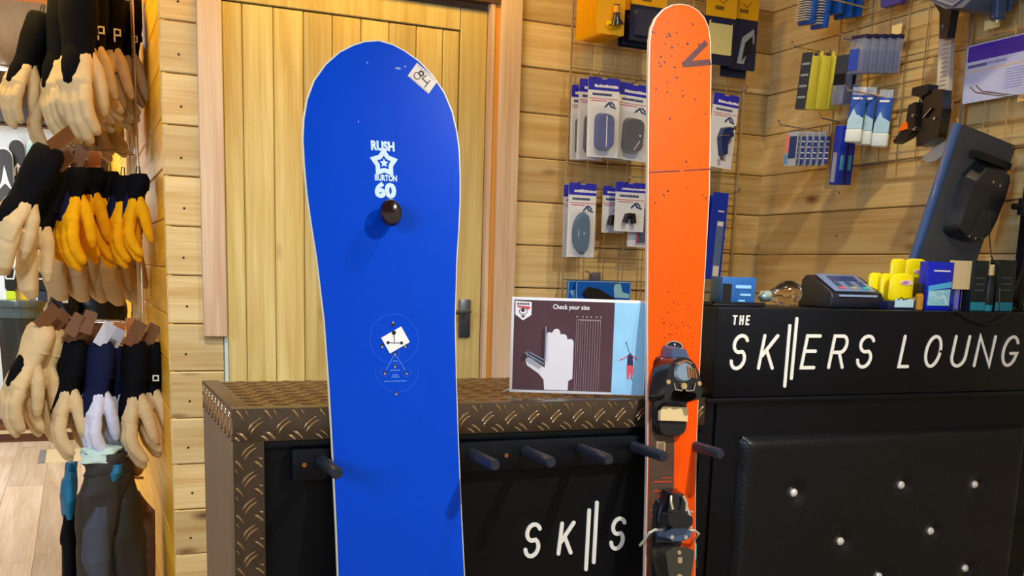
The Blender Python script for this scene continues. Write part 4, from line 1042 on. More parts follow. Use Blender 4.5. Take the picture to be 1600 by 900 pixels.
# pack of blue cylinders
for i in range(6):
    Xp = XG - (.150 - i * .022)
    pt = atX(1238 + i * 9.6, 212, Xp); pb = atX(1236 + i * 9.6, 256, Xp); h = pt.z - pb.z
    o = thing('cord_pack', ['small blue banded pack with a pink label, foremost of six', 'second small blue banded pack from the front', 'third small blue banded pack from the front', 'fourth small blue banded pack from the front', 'fifth small blue banded pack from the front', 'small blue banded pack nearest the wall of six'][i], 'small pack', FR(Xp, pt.y, pt.z) @ Rot(3, 'Y'), 'small blue banded packs')
    b = B(); b.box(-.030 if i == 0 else -.018, .030 if i == 0 else .018, 0, .002, -h - .006, .012); b.build('card', C('pale_card', 178, 190, 214, .4), o)
    b = B(); b.tube([(-.0, .010, -h), (0, .010, -.002)], [(.022, .0085)] * 2, 16); b.build('roll', C('roll_blue', 44, 62, 150, .3), o)
    b = B()
    for k in range(4): b.tube([(0, .010, -h * (.2 + .2 * k) - .002), (0, .010, -h * (.2 + .2 * k) + .001)], [(.0226, .0091)] * 2, 14)
    b.build('bands', WHITE, o)
    if i == 0:
        b = B(); b.box(-.030, -.012, -.001, 0, -h * .6, .006); b.build('pink_label', C('pink_label', 226, 140, 130), o)
        b = B(); b.box(-.010, .026, -.001, 0, -h * .8, -.002); b.build('blue_label', C('label_navy', 44, 62, 130), o)
        b = B(); b.box(-.030, -.012, -.001, 0, -h, -h * .65); b.build('sky_label', C('sky_label', 96, 160, 220), o)
hookR(1292, 203, .19, 'chrome hook carrying the six small blue packs')
# blue strip box
Xp = XG - .07
for i in range(2):
    Xp = XG - (.10 - .045 * i); pt = atX(1311 + 12 * i, 196, Xp); pb = atX(1306 + 13 * i, 288, Xp); h = pt.z - pb.z
    o = thing('file_case', ['long blue case hanging below the bottle cartons, front one', 'long blue case hanging below the bottle cartons, rear one'][i], 'packaged tool', FR(Xp, pt.y, pt.z) @ Rot(3, 'Y'), 'long blue cases on the right wall')
    b = B(); b.box(-.017, .018, 0, .030, -h, 0); b.build('case', STRIP, o, bevel=.003)
    b = B(); b.box(-.010, .008, -.001, .0, -h * .96, -h * .45); b.build('window', C('silver_window', 150, 164, 190, .3), o)
    b = B(); b.box(.0175, .0188, .006, .020, -h * .75, -h * .5); b.build('print', C('cyan_print', 90, 180, 215), o)
hookR(1330, 190, .12, 'double chrome hook above the long blue cases')
# blue brushes at the top
BRB = C('brush_blue', 16, 74, 160, .35)
for i in range(5):
    Xp = XG - (.17 - i * .034); cx = [1262, 1283, 1303, 1318, 1333][i]
    pt = atX(cx + 3, -26, Xp); pb = atX(cx, [37, 43, 22, 28, 26][i], Xp); h = pt.z - pb.z
    o = thing('brush', ['blue brush with white bristles at the front of the top row', 'second blue brush with fine bristles in the top row', 'third blue brush in the top row, smooth back', 'fourth blue brush in the top row', 'blue brush nearest the wall in the top row'][i], 'brush', FR(Xp, pt.y, pt.z) @ Rot(5, 'Y'), 'blue brushes at the top of the right grid')
    b = B(); b.box(-.036, .036, 0, .016, -h, 0); b.build('block', BRB, o, bevel=.004)
    if i < 2:
        b = B()
        for k in range(15):
            z = -.006 - k * (h - .012) / 15
            b.box(-.026, .026, -.018, 0, z - .0022, z)
        b.build('bristles', C('bristle_white', 206, 204, 200, .6), o)
hookR(1360, 8, .21, 'chrome hook carrying the blue brushes')
# purple pack at the very top
p = atX(1392, 8, XG - .05)
o = thing('purple_pack', 'purple pack just showing at the top edge above the clear cases', 'small pack', FR(XG - .05, p.y, p.z))
b = B(); b.prism(rr(-.045, .045, 0, .10, .01), 0, .02); b.build('pouch', C('purple_pack', 66, 58, 150, .4), o, bevel=.002)
b = B(); b.box(-.03, .03, -.001, 0, .05, .08); b.build('label', WHITE, o)
# price cards
for i, (x, y, w_, h_) in enumerate(((1401, 47, 15, 17), (1550, 38, 24, 13))):
    a, c = atX(x - w_ / 2, y, XG - .006), atX(x + w_ / 2, y, XG - .006); t_ = atX(x, y - h_ / 2, XG - .006).z; bt = atX(x, y + h_ / 2, XG - .006).z
    o = thing('price_card', ['small cream price card on the grid right of the clear cases', 'small cream price card on the grid above the instruction board'][i], 'card', FR(XG - .006, (a.y + c.y) / 2, bt), 'cream price cards')
    b = B(); wd = abs(a.y - c.y); b.box(-wd / 2, wd / 2, 0, .001, 0, t_ - bt); b.build('paper', C('cream_paper', 246, 220, 150, .5), o)
    b = B(); b.box(-wd / 2 - .002, wd / 2 + .002, -.001, .003, t_ - bt, t_ - bt + .004); b.build('clip', CLEAR, o)
# climbing-skin like long beige guard with hook end
Xp = XG - .045
prof = [(1472, -30), (1490, -30), (1488, 60), (1483, 150), (1480, 200), (1479, 226), (1474, 243), (1462, 252), (1449, 254), (1442, 249), (1446, 243), (1454, 238), (1459, 226), (1462, 190), (1466, 120), (1469, 50)]
c0 = atX(1475, 100, Xp)
pts = []
for (x, y) in prof:
    p = atX(x, y, Xp); pts.append((c0.y - p.y, p.z - c0.z))
o = thing('long_shoehorn', 'long pale grey plastic blade with a hooked lower end', 'blade', FR(Xp, c0.y, c0.z))
b = B(); b.prism(pts, -.004, .010); b.build('blade', C('pale_grey_plastic', 196, 188, 178, .4, noise=.1, scale=50), o, bevel=.002)
b = B()
for k in range(14): b.box(-.006, .018, -.0052, -.0035, .085 - k * .012, .088 - k * .012)
b.build('scale_marks', C('scale_grey', 160, 148, 136, .5), o)
# dark clip at its top and grey blade rack above
p = atX(1480, 30, XG - .10)
o = thing('black_clip', 'black tapered clip hanging below the grey rack above the pale blade', 'clip', FR(XG - .10, p.y, p.z))
b = B(); b.prism([(-.045, .05), (.035, .05), (.022, .02), (.016, -.050), (-.012, -.050), (-.020, .02)], -.01, .018); b.build('body', RUB, o, bevel=.004)
b = B(); b.disc(.0, -.02, .005, -.013, -.009); b.build('rivet', C('dark_rivet', 60, 64, 80), o)
p = atX(1500, 4, XG - .12)
o = thing('grey_tray', 'grey metal tray projecting from the grid at the top edge', 'tray', FR(XG - .12, p.y, p.z))
b = B(); b.prism([(-.13, .06), (.14, .10), (.14, .035), (.03, -.022), (-.03, -.012), (-.12, .04)], -.02, .12); b.build('tray', C('slate_tray', 88, 98, 122, .35), o, bevel=.003)
b = B(); b.tube([(-.12, -.02, .045), (.0, -.024, -.01), (.13, -.02, .04)], .003, 6); b.build('rim', C('slate_rim', 120, 130, 155, .3), o)
p = atX(1560, 18, XG - .05)
o = thing('blue_bottle', 'slate blue bottle hanging beside the grey tray at the top', 'bottle', FR(XG - .05, p.y, p.z))
b = B(); b.lathe([(.016, -.022), (.020, -.018), (.020, .07), (.014, .082)], 18); b.build('body', C('slate_blue', 56, 74, 104, .25, coat=.4), o)
b = B(); b.lathe([(.004, -.030), (.006, -.022)], 10); b.build('nozzle', CHROME, o)
b = B(); b.box(-.022, .022, .019, .021, .0, .10); b.build('hang_card', C('slate_card', 70, 88, 116), o)
# black binding parts on a hook
c = atX(1450, 175, XG - .09)
o = thing('binding_spares', 'black and orange binding spare part hanging beside the pale blade', 'binding part', FR(XG - .09, c.y, c.z))
K = lambda x, y: ((c.y - atX(x, y, XG - .09).y), atX(x, y, XG - .09).z - c.z)
b = B(); b.prism([K(*a) for a in ((1434, 138), (1460, 132), (1458, 146), (1446, 153), (1432, 150))], -.02, .015); b.build('heel_plate', RUB, o, bevel=.003)
b = B(); b.prism([K(*a) for a in ((1458, 141), (1478, 140), (1477, 175), (1470, 214), (1446, 228), (1437, 230), (1436, 205), (1446, 180), (1440, 158))], -.012, .022); b.build('housing', BGL, o, bevel=.004)
b = B(); b.prism([K(*a) for a in ((1430, 166), (1442, 160), (1440, 200), (1428, 215), (1408, 226), (1406, 221), (1424, 200), (1427, 185))], -.026, .004); b.build('lever', RUB, o, bevel=.003)
b = B(); b.prism([K(*a) for a in ((1419, 199), (1428, 191), (1430, 203), (1416, 207))], -.032, -.018); part_label(b.build('orange_tab', C('vivid_orange', 250, 110, 20, .4), o), 'orange tab')
b = B(); b.stroke([K(1451, 184), K(1463, 170)], .003, -.020, -.010); b.disc(*K(1468, 186), .004, -.020, -.010); b.disc(*K(1440, 182), .004, -.034, -.02); b.stroke([K(1438, 204), K(1444, 200)], .003, -.030, -.01); b.build('metal_pins', CHROME, o)
hookR(1482, 166, .10, 'chrome hook carrying the black binding spares')
# instruction board
Xp = XG - .014
A = [atX(x, y, Xp) for (x, y) in ((1503, 163), (1511, 73), (1600, 51), (1600, 140))]
x0 = 0; p0 = A[0]; 
o = thing('instruction_board', 'purple and white instruction board with a yellow line mounted on the right grid', 'sign', FR(Xp, A[0].y, 0))
zb = A[0].z; zt = A[1].z; wd = .34
b = B(); b.prism(rr(0, wd, zb, zt, .006), 0, .006); b.build('board', C('board_white', 196, 204, 246, .35), o, smooth=0)
b = B(); b.prism(rr(.004, wd - .002, zt - (zt - zb) * .29, zt - .003, .004), -.0008, .001); b.build('purple_band', C('band_purple', 50, 22, 176, .4), o, smooth=0)
b = B(); b.box(.008, wd, -.0008, .001, zt - (zt - zb) * .47, zt - (zt - zb) * .455); b.build('yellow_line', C('line_yellow', 236, 200, 130, .5), o, smooth=0)
b = B(); rnd = random.Random(2); x = .008
while x < .07: a = rnd.uniform(.004, .007); b.box(x, x + a, -.0008, .001, zt - (zt - zb) * .40, zt - (zt - zb) * .345); x += a + .0015
b.build('title_print', C('title_ink', 84, 84, 150, .5), o, smooth=0)
b = B()
for k in range(8):
    b.box(.135 + rnd.uniform(0, .004), .20 + rnd.uniform(-.01, .0), -.0008, .001, zt - (zt - zb) * (.54 + .045 * k), zt - (zt - zb) * (.53 + .045 * k))
x = .075
while x < .13: a = rnd.uniform(.004, .007); b.box(x, x + a, -.0008, .001, zt - (zt - zb) * .385, zt - (zt - zb) * .345); x += a + .0015
b.build('body_print', C('print_lilac', 150, 154, 206, .5), o, smooth=0)
p = atX(1590, 152, XG - .02)
h = thing('double_hook', 'long double-wire chrome hook in front of the instruction board', 'hook', FR(XG - .02, p.y, p.z))
b = B(); b.tube([(.02, 0, -.003), (.0, -.07, -.002), (-.008, -.14, .0), (-.004, -.165, .010)], .0020, 8); b.build('prong', CHROME, h)
b = B(); b.tube([(.04, 0, -.003), (.022, -.07, -.002), (.012, -.14, .0), (.016, -.165, .010)], .0020, 8); b.build('prong', CHROME, h)
b = B(); b.box(.0, .07, .0, .006, -.012, .006); b.build('clip', CHROME, h)

# ------------------------------------------------------------------ things standing on the box sign
ZT = 1.1875
def ontop(px0, px1, py0, Y):
    a, c = atY(px0, 470, Y), atY(px1, 470, Y); return a.x, c.x, atY((px0 + px1) / 2, py0, Y).z
Y = 1.93
x0, x1, zt = ontop(1109, 1190, 470, Y)
o = thing('black_tray', 'low black tray at the left end of the box sign', 'tray', T(((x0 + x1) / 2, Y + .03, ZT)))
b = B(); wd = x1 - x0; b.box(-wd / 2, wd / 2, -.045, .045, 0, .006); b.build('base', RUB, o, bevel=.002)
b = B(); b.box(-wd / 2, wd / 2, -.045, -.041, .006, .010); b.box(-wd / 2, -wd / 2 + .004, -.045, .045, .006, .010); b.build('lip', RUB, o)
x0, x1, zt = ontop(1128, 1178, 433, Y)
o = thing('blue_carton', 'small blue carton with a black side standing in the black tray', 'box', T(((x0 + x1) / 2, Y + .02, ZT + .0065)) @ Rot(-4))
wd = (x1 - x0); h = zt - ZT - .0065
b = B(); b.box(-wd / 2, wd / 2, -.022, .03, 0, h); b.build('carton', C('carton_blue', 40, 100, 168, .35, noise=.3, scale=40), o, bevel=.0012)
b = B(); b.box(-wd * .48, -wd * .22, -.0232, -.021, .001, h * .74); part_label(b.build('black_panel', C('carton_black', 18, 18, 22), o), 'black front panel')
b = B(); b.box(-wd * .10, wd * .36, -.0232, -.021, h * .58, h * .70); b.box(wd * .05, wd * .36, -.0232, -.021, h * .30, h * .38); b.box(-.0, wd * .2, -.0232, -.021, h * .08, h * .14); b.build('print', C('ice2', 150, 205, 240), o)
# light bulb lying on its side
GL = mat('bulb_glass', col(255, 244, 222), .02, trans=1, ior=1.22, coat=.8)
Pb = atY(1232, 456, 1.95)
o = thing('light_bulb', 'large clear glass light bulb lying on its side on the box sign', 'light bulb', T((Pb.x, 1.95, ZT + .0315)) @ Matrix.Rotation(math.radians(-96), 4, 'Y') @ Rot(0))
b = B(); prof = [(.001, -.0325), (.014, -.030), (.024, -.022), (.030, -.010), (.0315, .002), (.029, .015), (.023, .028), (.0165, .042), (.0135, .052), (.0125, .058)]
b.lathe(prof, 28); b.build('glass_bulb', GL, o, smooth=180)
b = B(); b.lathe([(.0128, .056), (.0135, .060), (.0128, .064), (.0135, .068), (.0128, .072), (.0132, .076), (.006, .082), (.002, .084)], 20); part_label(b.build('screw_cap', mat('pale_metal_cap', col(196, 214, 200), .3, .7), o), 'pale metal screw cap')
b = B(); b.tube([(0, 0, .05), (0, 0, .02)], .0035, 8)
for k in range(6):
    a = k * PI / 3; b.tube([(.003 * math.cos(a), .003 * math.sin(a), .02), (.011 * math.cos(a), .011 * math.sin(a), .012), (.011 * math.cos(a + .5), .011 * math.sin(a + .5), -.016)], .0006, 5)
b.build('filament', mat('filament_gold', col(226, 180, 90), .3, .9), o)
# card terminal
x0, x1, zt = ontop(1293, 1377, 431, 1.94); wd = x1 - x0; h = zt - ZT
o = thing('card_terminal', 'black and grey card payment terminal on the box sign', 'card reader', T(((x0 + x1) / 2, 1.99, ZT)) @ Rot(0))
yz = [(-.060, 0), (-.062, h * .30), (-.056, h * .48), (.02, h * .98), (.045, h), (.058, h * .85), (.060, 0)]
def slab(bld, pr, x0, x1, mi=0, tap=0):
    n = len(pr); vs = [(x0 + tap * (p[1] / h), p[0], p[1]) for p in pr] + [(x1 - tap * (p[1] / h) * 1.5, p[0], p[1]) for p in pr]
    bld.add(vs, [list(range(n)), list(range(2 * n - 1, n - 1, -1))] + [(i, (i + 1) % n, n + (i + 1) % n, n + i) for i in range(n)], mi)
b = B(); slab(b, yz, -wd / 2, wd / 2, tap=.006); b.build('body', C('terminal_black', 24, 26, 36, .35), o, bevel=.004, seg=3)
sl = math.atan2(h * .5, .076); MTm = T((-.002, -.056, h * .49 + .0012)) @ Matrix.Rotation(sl, 4, 'X')
b = B(); b.box(-wd * .40, wd * .36, 0, .086, 0, .003, 0, MTm); fp = b.build('face_plate', C('terminal_grey', 112, 130, 165, .25, coat=.3), o, bevel=.001)
b = B(); b.box(-wd * .26, wd * .24, .050, .074, .003, .0042, 0, MTm); b.build('screen', C('terminal_screen', 48, 66, 110, .15), fp)
for (xx, cc) in ((-.22, (196, 90, 100)), (0, (176, 160, 120)), (.22, (60, 176, 160))):
    b = B(); b.box(wd * xx - .010, wd * xx + .008, .008, .017, .003, .0056, 0, MTm); b.build('key', C('key_%d' % cc[0], *cc), fp)
for r_ in range(3):
    for k in range(3):
        b = B(); b.box(wd * (-.22 + .22 * k) - .009, wd * (-.22 + .22 * k) + .007, .021 + r_ * .009, .027 + r_ * .009, .003, .0050, 0, MTm); b.build('key', C('key_navy', 70, 86, 120), fp)
b = B(); b.box(-wd * .36, wd * .34, -.064, -.059, h * .36, h * .42); b.build('card_slot', C('slot', 150, 170, 200, .3), o)
# yellow wax / sunscreen tubes in display trays
YEL = C('vivid_yellow', 255, 230, 0, .3, coat=.3)
def ytube(px0, px1, py0, Y, label, py1=478, lift=0, mark=True):
    x0, x1, zt = ontop(px0, px1, py0, Y); wd = x1 - x0; zb = ZT + lift; h = zt - zb
    o = thing('yellow_stick', label, 'stick', T(((x0 + x1) / 2, Y, zb)), 'bright yellow sticks on the box sign')
    b = B(); prs = []
    for k in range(9): prs.append((k, k))
    b.tube([(0, 0, 0), (0, 0, .004), (0, 0, h - .012), (0, 0, h - .004), (0, 0, h)], [(wd * .46, .010), (wd * .5, .012), (wd * .5, .012), (wd * .44, .0105), (wd * .28, .006)], 22); b.build('body', YEL, o)
    if mark:
        b = B(); b.disc(wd * .06, h * .66, wd * .26, -.0135, -.010, rz=.0065, n=20); q_ = b.build('label_oval', C('oval_pink', 226, 206, 214), o)
        b = B(); b.disc(wd * .0, h * .66, wd * .13, -.0142, -.013, rz=.004, n=14); b.build('oval_mark', C('oval_magenta', 206, 120, 150), q_)
    return o
ytube(1386, 1410, 404, 1.99, 'bright yellow stick at the back left of the yellow group', mark=False, lift=.030)
ytube(1408, 1441, 404, 1.985, 'tallest bright yellow stick with an oval label at the back', lift=.030)
ytube(1354, 1375, 426, 1.97, 'short round-topped yellow stick partly behind the card terminal', mark=False)
ytube(1372, 1392, 427, 1.95, 'short yellow stick between the terminal and the front yellow stick', mark=False)
ytube(1387, 1424, 427, 1.92, 'front yellow stick with an oval label and paint drips', lift=.022)
x0, x1, zt = ontop(1380, 1424, 464, 1.92)
o = thing('display_tray', 'small navy tray with a pale label holding the yellow sticks', 'tray', T(((x0 + x1) / 2, 1.92, ZT))); wd = x1 - x0
b = B(); b.box(-wd / 2, wd / 2, -.018, .10, 0, .021); b.build('tray', C('tray_navy', 26, 30, 70, .35), o, bevel=.002)
b = B(); b.box(-wd * .28, wd * .38, -.0192, -.017, .006, .026); b.build('label', C('label_ice', 190, 226, 232), o)
b = B(); b.stroke([(-wd * .2, .024), (-wd * .05, .030), (0, .024), (wd * .2, .029)], .002, -.020, -.0185); b.build('label_marks', DKB, o)
x0, x1, zt = ontop(1420, 1438, 458, 1.915); wd = x1 - x0; h = zt - ZT
o = thing('amber_bottle', 'small amber bottle with a black cap beside the yellow sticks', 'bottle', T(((x0 + x1) / 2, 1.90, ZT)))
b = B(); b.lathe([(.0085, 0), (.010, .002), (.010, h * .85), (.006, h)], 18); b.build('bottle', C('amber_glass', 186, 128, 20, .15, coat=.5), o)
b = B(); b.lathe([(.0068, h), (.0075, h + .002), (.0075, h + .022), (.006, h + .024)], 16); b.build('cap', RUB, o)
# blue tall box
DBL = C('deep_blue', 10, 34, 190, .3, coat=.3)
x0, x1, zt = ontop(1441, 1481, 409, 1.91); wd = x1 - x0; h = zt - ZT
o = thing('blue_tall_box', 'tall royal blue box with a pale snowy picture on the box sign', 'box', T(((x0 + x1) / 2, 1.91, ZT)))
b = B(); b.box(-wd / 2, wd / 2, -.010, .020, 0, h); b.build('box', DBL, o, bevel=.002)
b = B(); b.prism([(-wd * .42, h * .10), (wd * .42, h * .10), (wd * .42, h * .44), (-wd * .42, h * .40)], -.0112, -.009); pc = b.build('picture', C('pic_ice', 150, 210, 235, .4, noise=.5, scale=70), o, smooth=0)
b = B(); b.prism([(-wd * .44, h * .40), (wd * .44, h * .48), (wd * .44, h * .60), (-wd * .44, h * .50)], -.0118, -.010); b.build('cyan_band', C('pic_cyan', 84, 180, 226), o, smooth=0)
b = B(); b.box(-wd * .28, wd * .34, -.0118, -.009, h * .80, h * .83); b.stroke([(-wd * .3, h * .34), (0, h * .24), (wd * .2, h * .30), (wd * .3, h * .14)], .002, -.0122, -.011); b.build('print', WHITE, o)
x0, x1, zt = ontop(1479, 1509, 440, 1.92); wd = x1 - x0; h = zt - ZT
o = thing('blue_tub', 'glossy blue round tub under the beige card', 'tub', T(((x0 + x1) / 2, 1.95, ZT)))
b = B(); b.lathe([(wd * .48, 0), (wd * .5, .003), (wd * .5, h), (wd * .46, h + .006)], 28); b.build('tub', C('tub_blue', 14, 16, 200, .15, coat=.6), o)
b = B(); b.lathe([(wd * .52, h + .006), (wd * .52, h + .016), (wd * .48, h + .019)], 28); b.build('lid', C('lid_navy', 22, 22, 60, .3), o)
x0, x1, zt = ontop(1480, 1515, 407, 1.90); zb = atY(1497, 452, 1.90).z; wd = x1 - x0
o = thing('beige_card', 'blank beige card standing in front of the blue tub', 'card', T(((x0 + x1) / 2, 1.903, zb)))
b = B(); b.box(-wd / 2, wd / 2, 0, .0015, 0, zt - zb); b.build('card', C('beige_paper', 226, 200, 150, .6, noise=.06, scale=12), o)
b = B(); b.box(-.006, .006, .0016, .006, -(zb - ZT), .02); b.build('stand', CLEAR, o)
DG = C('dark_green_carton', 22, 32, 34, .4, noise=.3, scale=30)
for i, (a, c_, t_, lb) in enumerate(((1514, 1537, 407, 'dark green carton with a teal foot, left of the pair'), (1539, 1551, 414, 'narrow dark bottle with a teal foot between the dark cartons'), (1553, 1580, 406, 'dark green carton with a teal foot, rightmost by the post'))):
    x0, x1, zt = ontop(a, c_, t_, 1.90); wd = x1 - x0; h = zt - ZT
    o = thing('dark_carton', lb, 'carton', T(((x0 + x1) / 2, 1.905, ZT)), 'dark cartons with teal feet')
    if i == 1:
        b = B(); b.lathe([(wd * .46, 0), (wd * .5, .002), (wd * .5, h * .55), (wd * .3, h * .68), (wd * .3, h * .95)], 16); b.build('bottle', DG, o)
        b = B(); b.lathe([(wd * .36, h * .78), (wd * .36, h), (wd * .3, h * 1.01)], 14); part_label(b.build('cap', CREAM, o), 'cream cap')
        b = B(); b.lathe([(wd * .515, .001), (wd * .515, h * .14)], 16); b.build('teal_foot', C('teal_print', 34, 140, 160), o)
    else:
        b = B(); b.box(-wd / 2, wd / 2, -.010, .02, 0, h); b.build('carton', DG, o, bevel=.001)
        b = B(); b.box(-wd * .49, wd * .49, -.0112, -.009, .002, h * .18); b.build('teal_foot', C('teal_print', 34, 140, 160), o)
        b = B()
        for k in range(3): b.box(-wd * .3, wd * .3, -.0112, -.009, h * (.4 + .12 * k), h * (.43 + .12 * k))
        b.build('print', C('grey_green_print', 60, 78, 80), o)

# ------------------------------------------------------------------ till monitor on its arm
TL_, TR_, BL_ = atY(1505, 194, 2.01), atY(1588, 228, 2.03), atY(1464, 408, 2.06)
ux = (TR_ - TL_).normalized(); dn = (BL_ - TL_); up = -(dn - ux * dn.dot(ux)).normalized(); nn = up.cross(ux)   # into the screen side
if nn.y < 0: nn = -nn
mon = thing('till_monitor', 'black till monitor seen from behind, tilted on its arm', 'monitor', T(TL_) @ fx(ux, nn, up))
wM = (TR_ - TL_).length; hM = .40
b = B(); b.prism(rr(0, wM, -hM, 0, .006), 0, .016); b.build('back_shell', C('monitor_grey', 82, 84, 88, .42), mon, bevel=.003)
b = B(); b.box(-.0145, .0, .000, .022, -hM, .0); part_label(b.build('side_bezel', C('bezel_blue', 60, 96, 150, .25, coat=.4), mon, bevel=.003), 'bluish glossy side bezel')
b = B(); b.prism(rr(.004, wM - .004, -hM + .004, -.004, .004), .016, .0175); b.build('screen', C('screen_off', 12, 14, 20, .1), mon)
b = B(); b.prism(ccw_smooth([(.055, -.075), (wM - .035, -.055), (wM - .012, -.10), (wM - .02, -.24), (wM - .05, -.275), (.060, -.275), (.045, -.24)], 1), -.042, 0, inset=.16); mb = b.build('rear_cover', C('cover_black', 40, 41, 43, .3, coat=.3), mon, bevel=.004, seg=3)
b = B(); b.box(.055, wM - .03, -.030, -.004, -.070, -.052); b.build('vent', RUB, mb)
for (x, z) in ((.125, -.115), (.155, -.118), (.105, -.262), (.130, -.262)):
    b = B(); b.disc(min(x, wM - .03), z, .0035, -.046, -.036); b.build('screw', CHROME, mb)
b = B(); b.disc(.055, -.345, .006, -.003, 0); b.build('round_port', C('port_grey', 90, 92, 96), mon)
Pp = atY(1590, 480, 1.975); Pt = atY(1600, 190, 1.985)
post = thing('monitor_post', 'black upright post with a clamp arm behind the dark cartons', 'post', T((Pp.x, Pp.y, ZT)))
b = B(); b.box(-.013, .015, -.015, .015, 0, .56); b.build('pole', C('post_black', 20, 22, 28, .25, coat=.3), post, bevel=.002)
b = B(); b.box(-.035, .045, -.03, .03, 0, .006); b.build('foot', RUB, post, bevel=.001)
Pa = atY(1577, 321, 1.96)
b = B(); b.tube([(-.060, .0, Pa.z - ZT), (.03, -.018, Pa.z - ZT)], .0085, 10); b.tube([(-.030, -.018, Pa.z - ZT + .015), (.05, -.018, Pa.z - ZT + .018)], .004, 8); b.build('arm', RUB, post)
b = B(); b.box(-.045, -.012, -.026, .0, Pa.z - ZT - .022, Pa.z - ZT + .022); b.build('clamp', C('clamp_black', 26, 26, 28, .4), post, bevel=.003)
b = B(); b.disc(-.028, Pa.z - ZT, .008, -.032, -.025); b.build('clamp_bolt', C('bolt_grey', 110, 108, 104, .3, metal=.8), post)
# cable
pts = [(1547, 330, 1.99), (1546, 370, 1.98), (1549, 400, 1.95), (1556, 420, 1.885), (1562, 450, 1.880), (1561, 485, 1.85)]
pw = [atY(*p) for p in pts]
o = thing('cable', 'thin black cable hanging down in front of the monitor and dark cartons', 'cable', T(pw[0]))
b = B(); b.tube([p - pw[0] for p in pw], .0018, 6); b.build('lead', RUB, o)
pts = [(1478, 478, 1.865), (1492, 484, 1.845), (1520, 500, 1.842), (1545, 508, 1.842), (1565, 500, 1.842), (1580, 486, 1.845), (1586, 480, 1.88)]
pw = [atY(*p) for p in pts]
o = thing('cable', 'thin black cable sagging over the front of the box sign', 'cable', T(pw[0]))
b = B(); b.tube([p - pw[0] for p in pw], .0018, 6); b.build('lead', RUB, o)

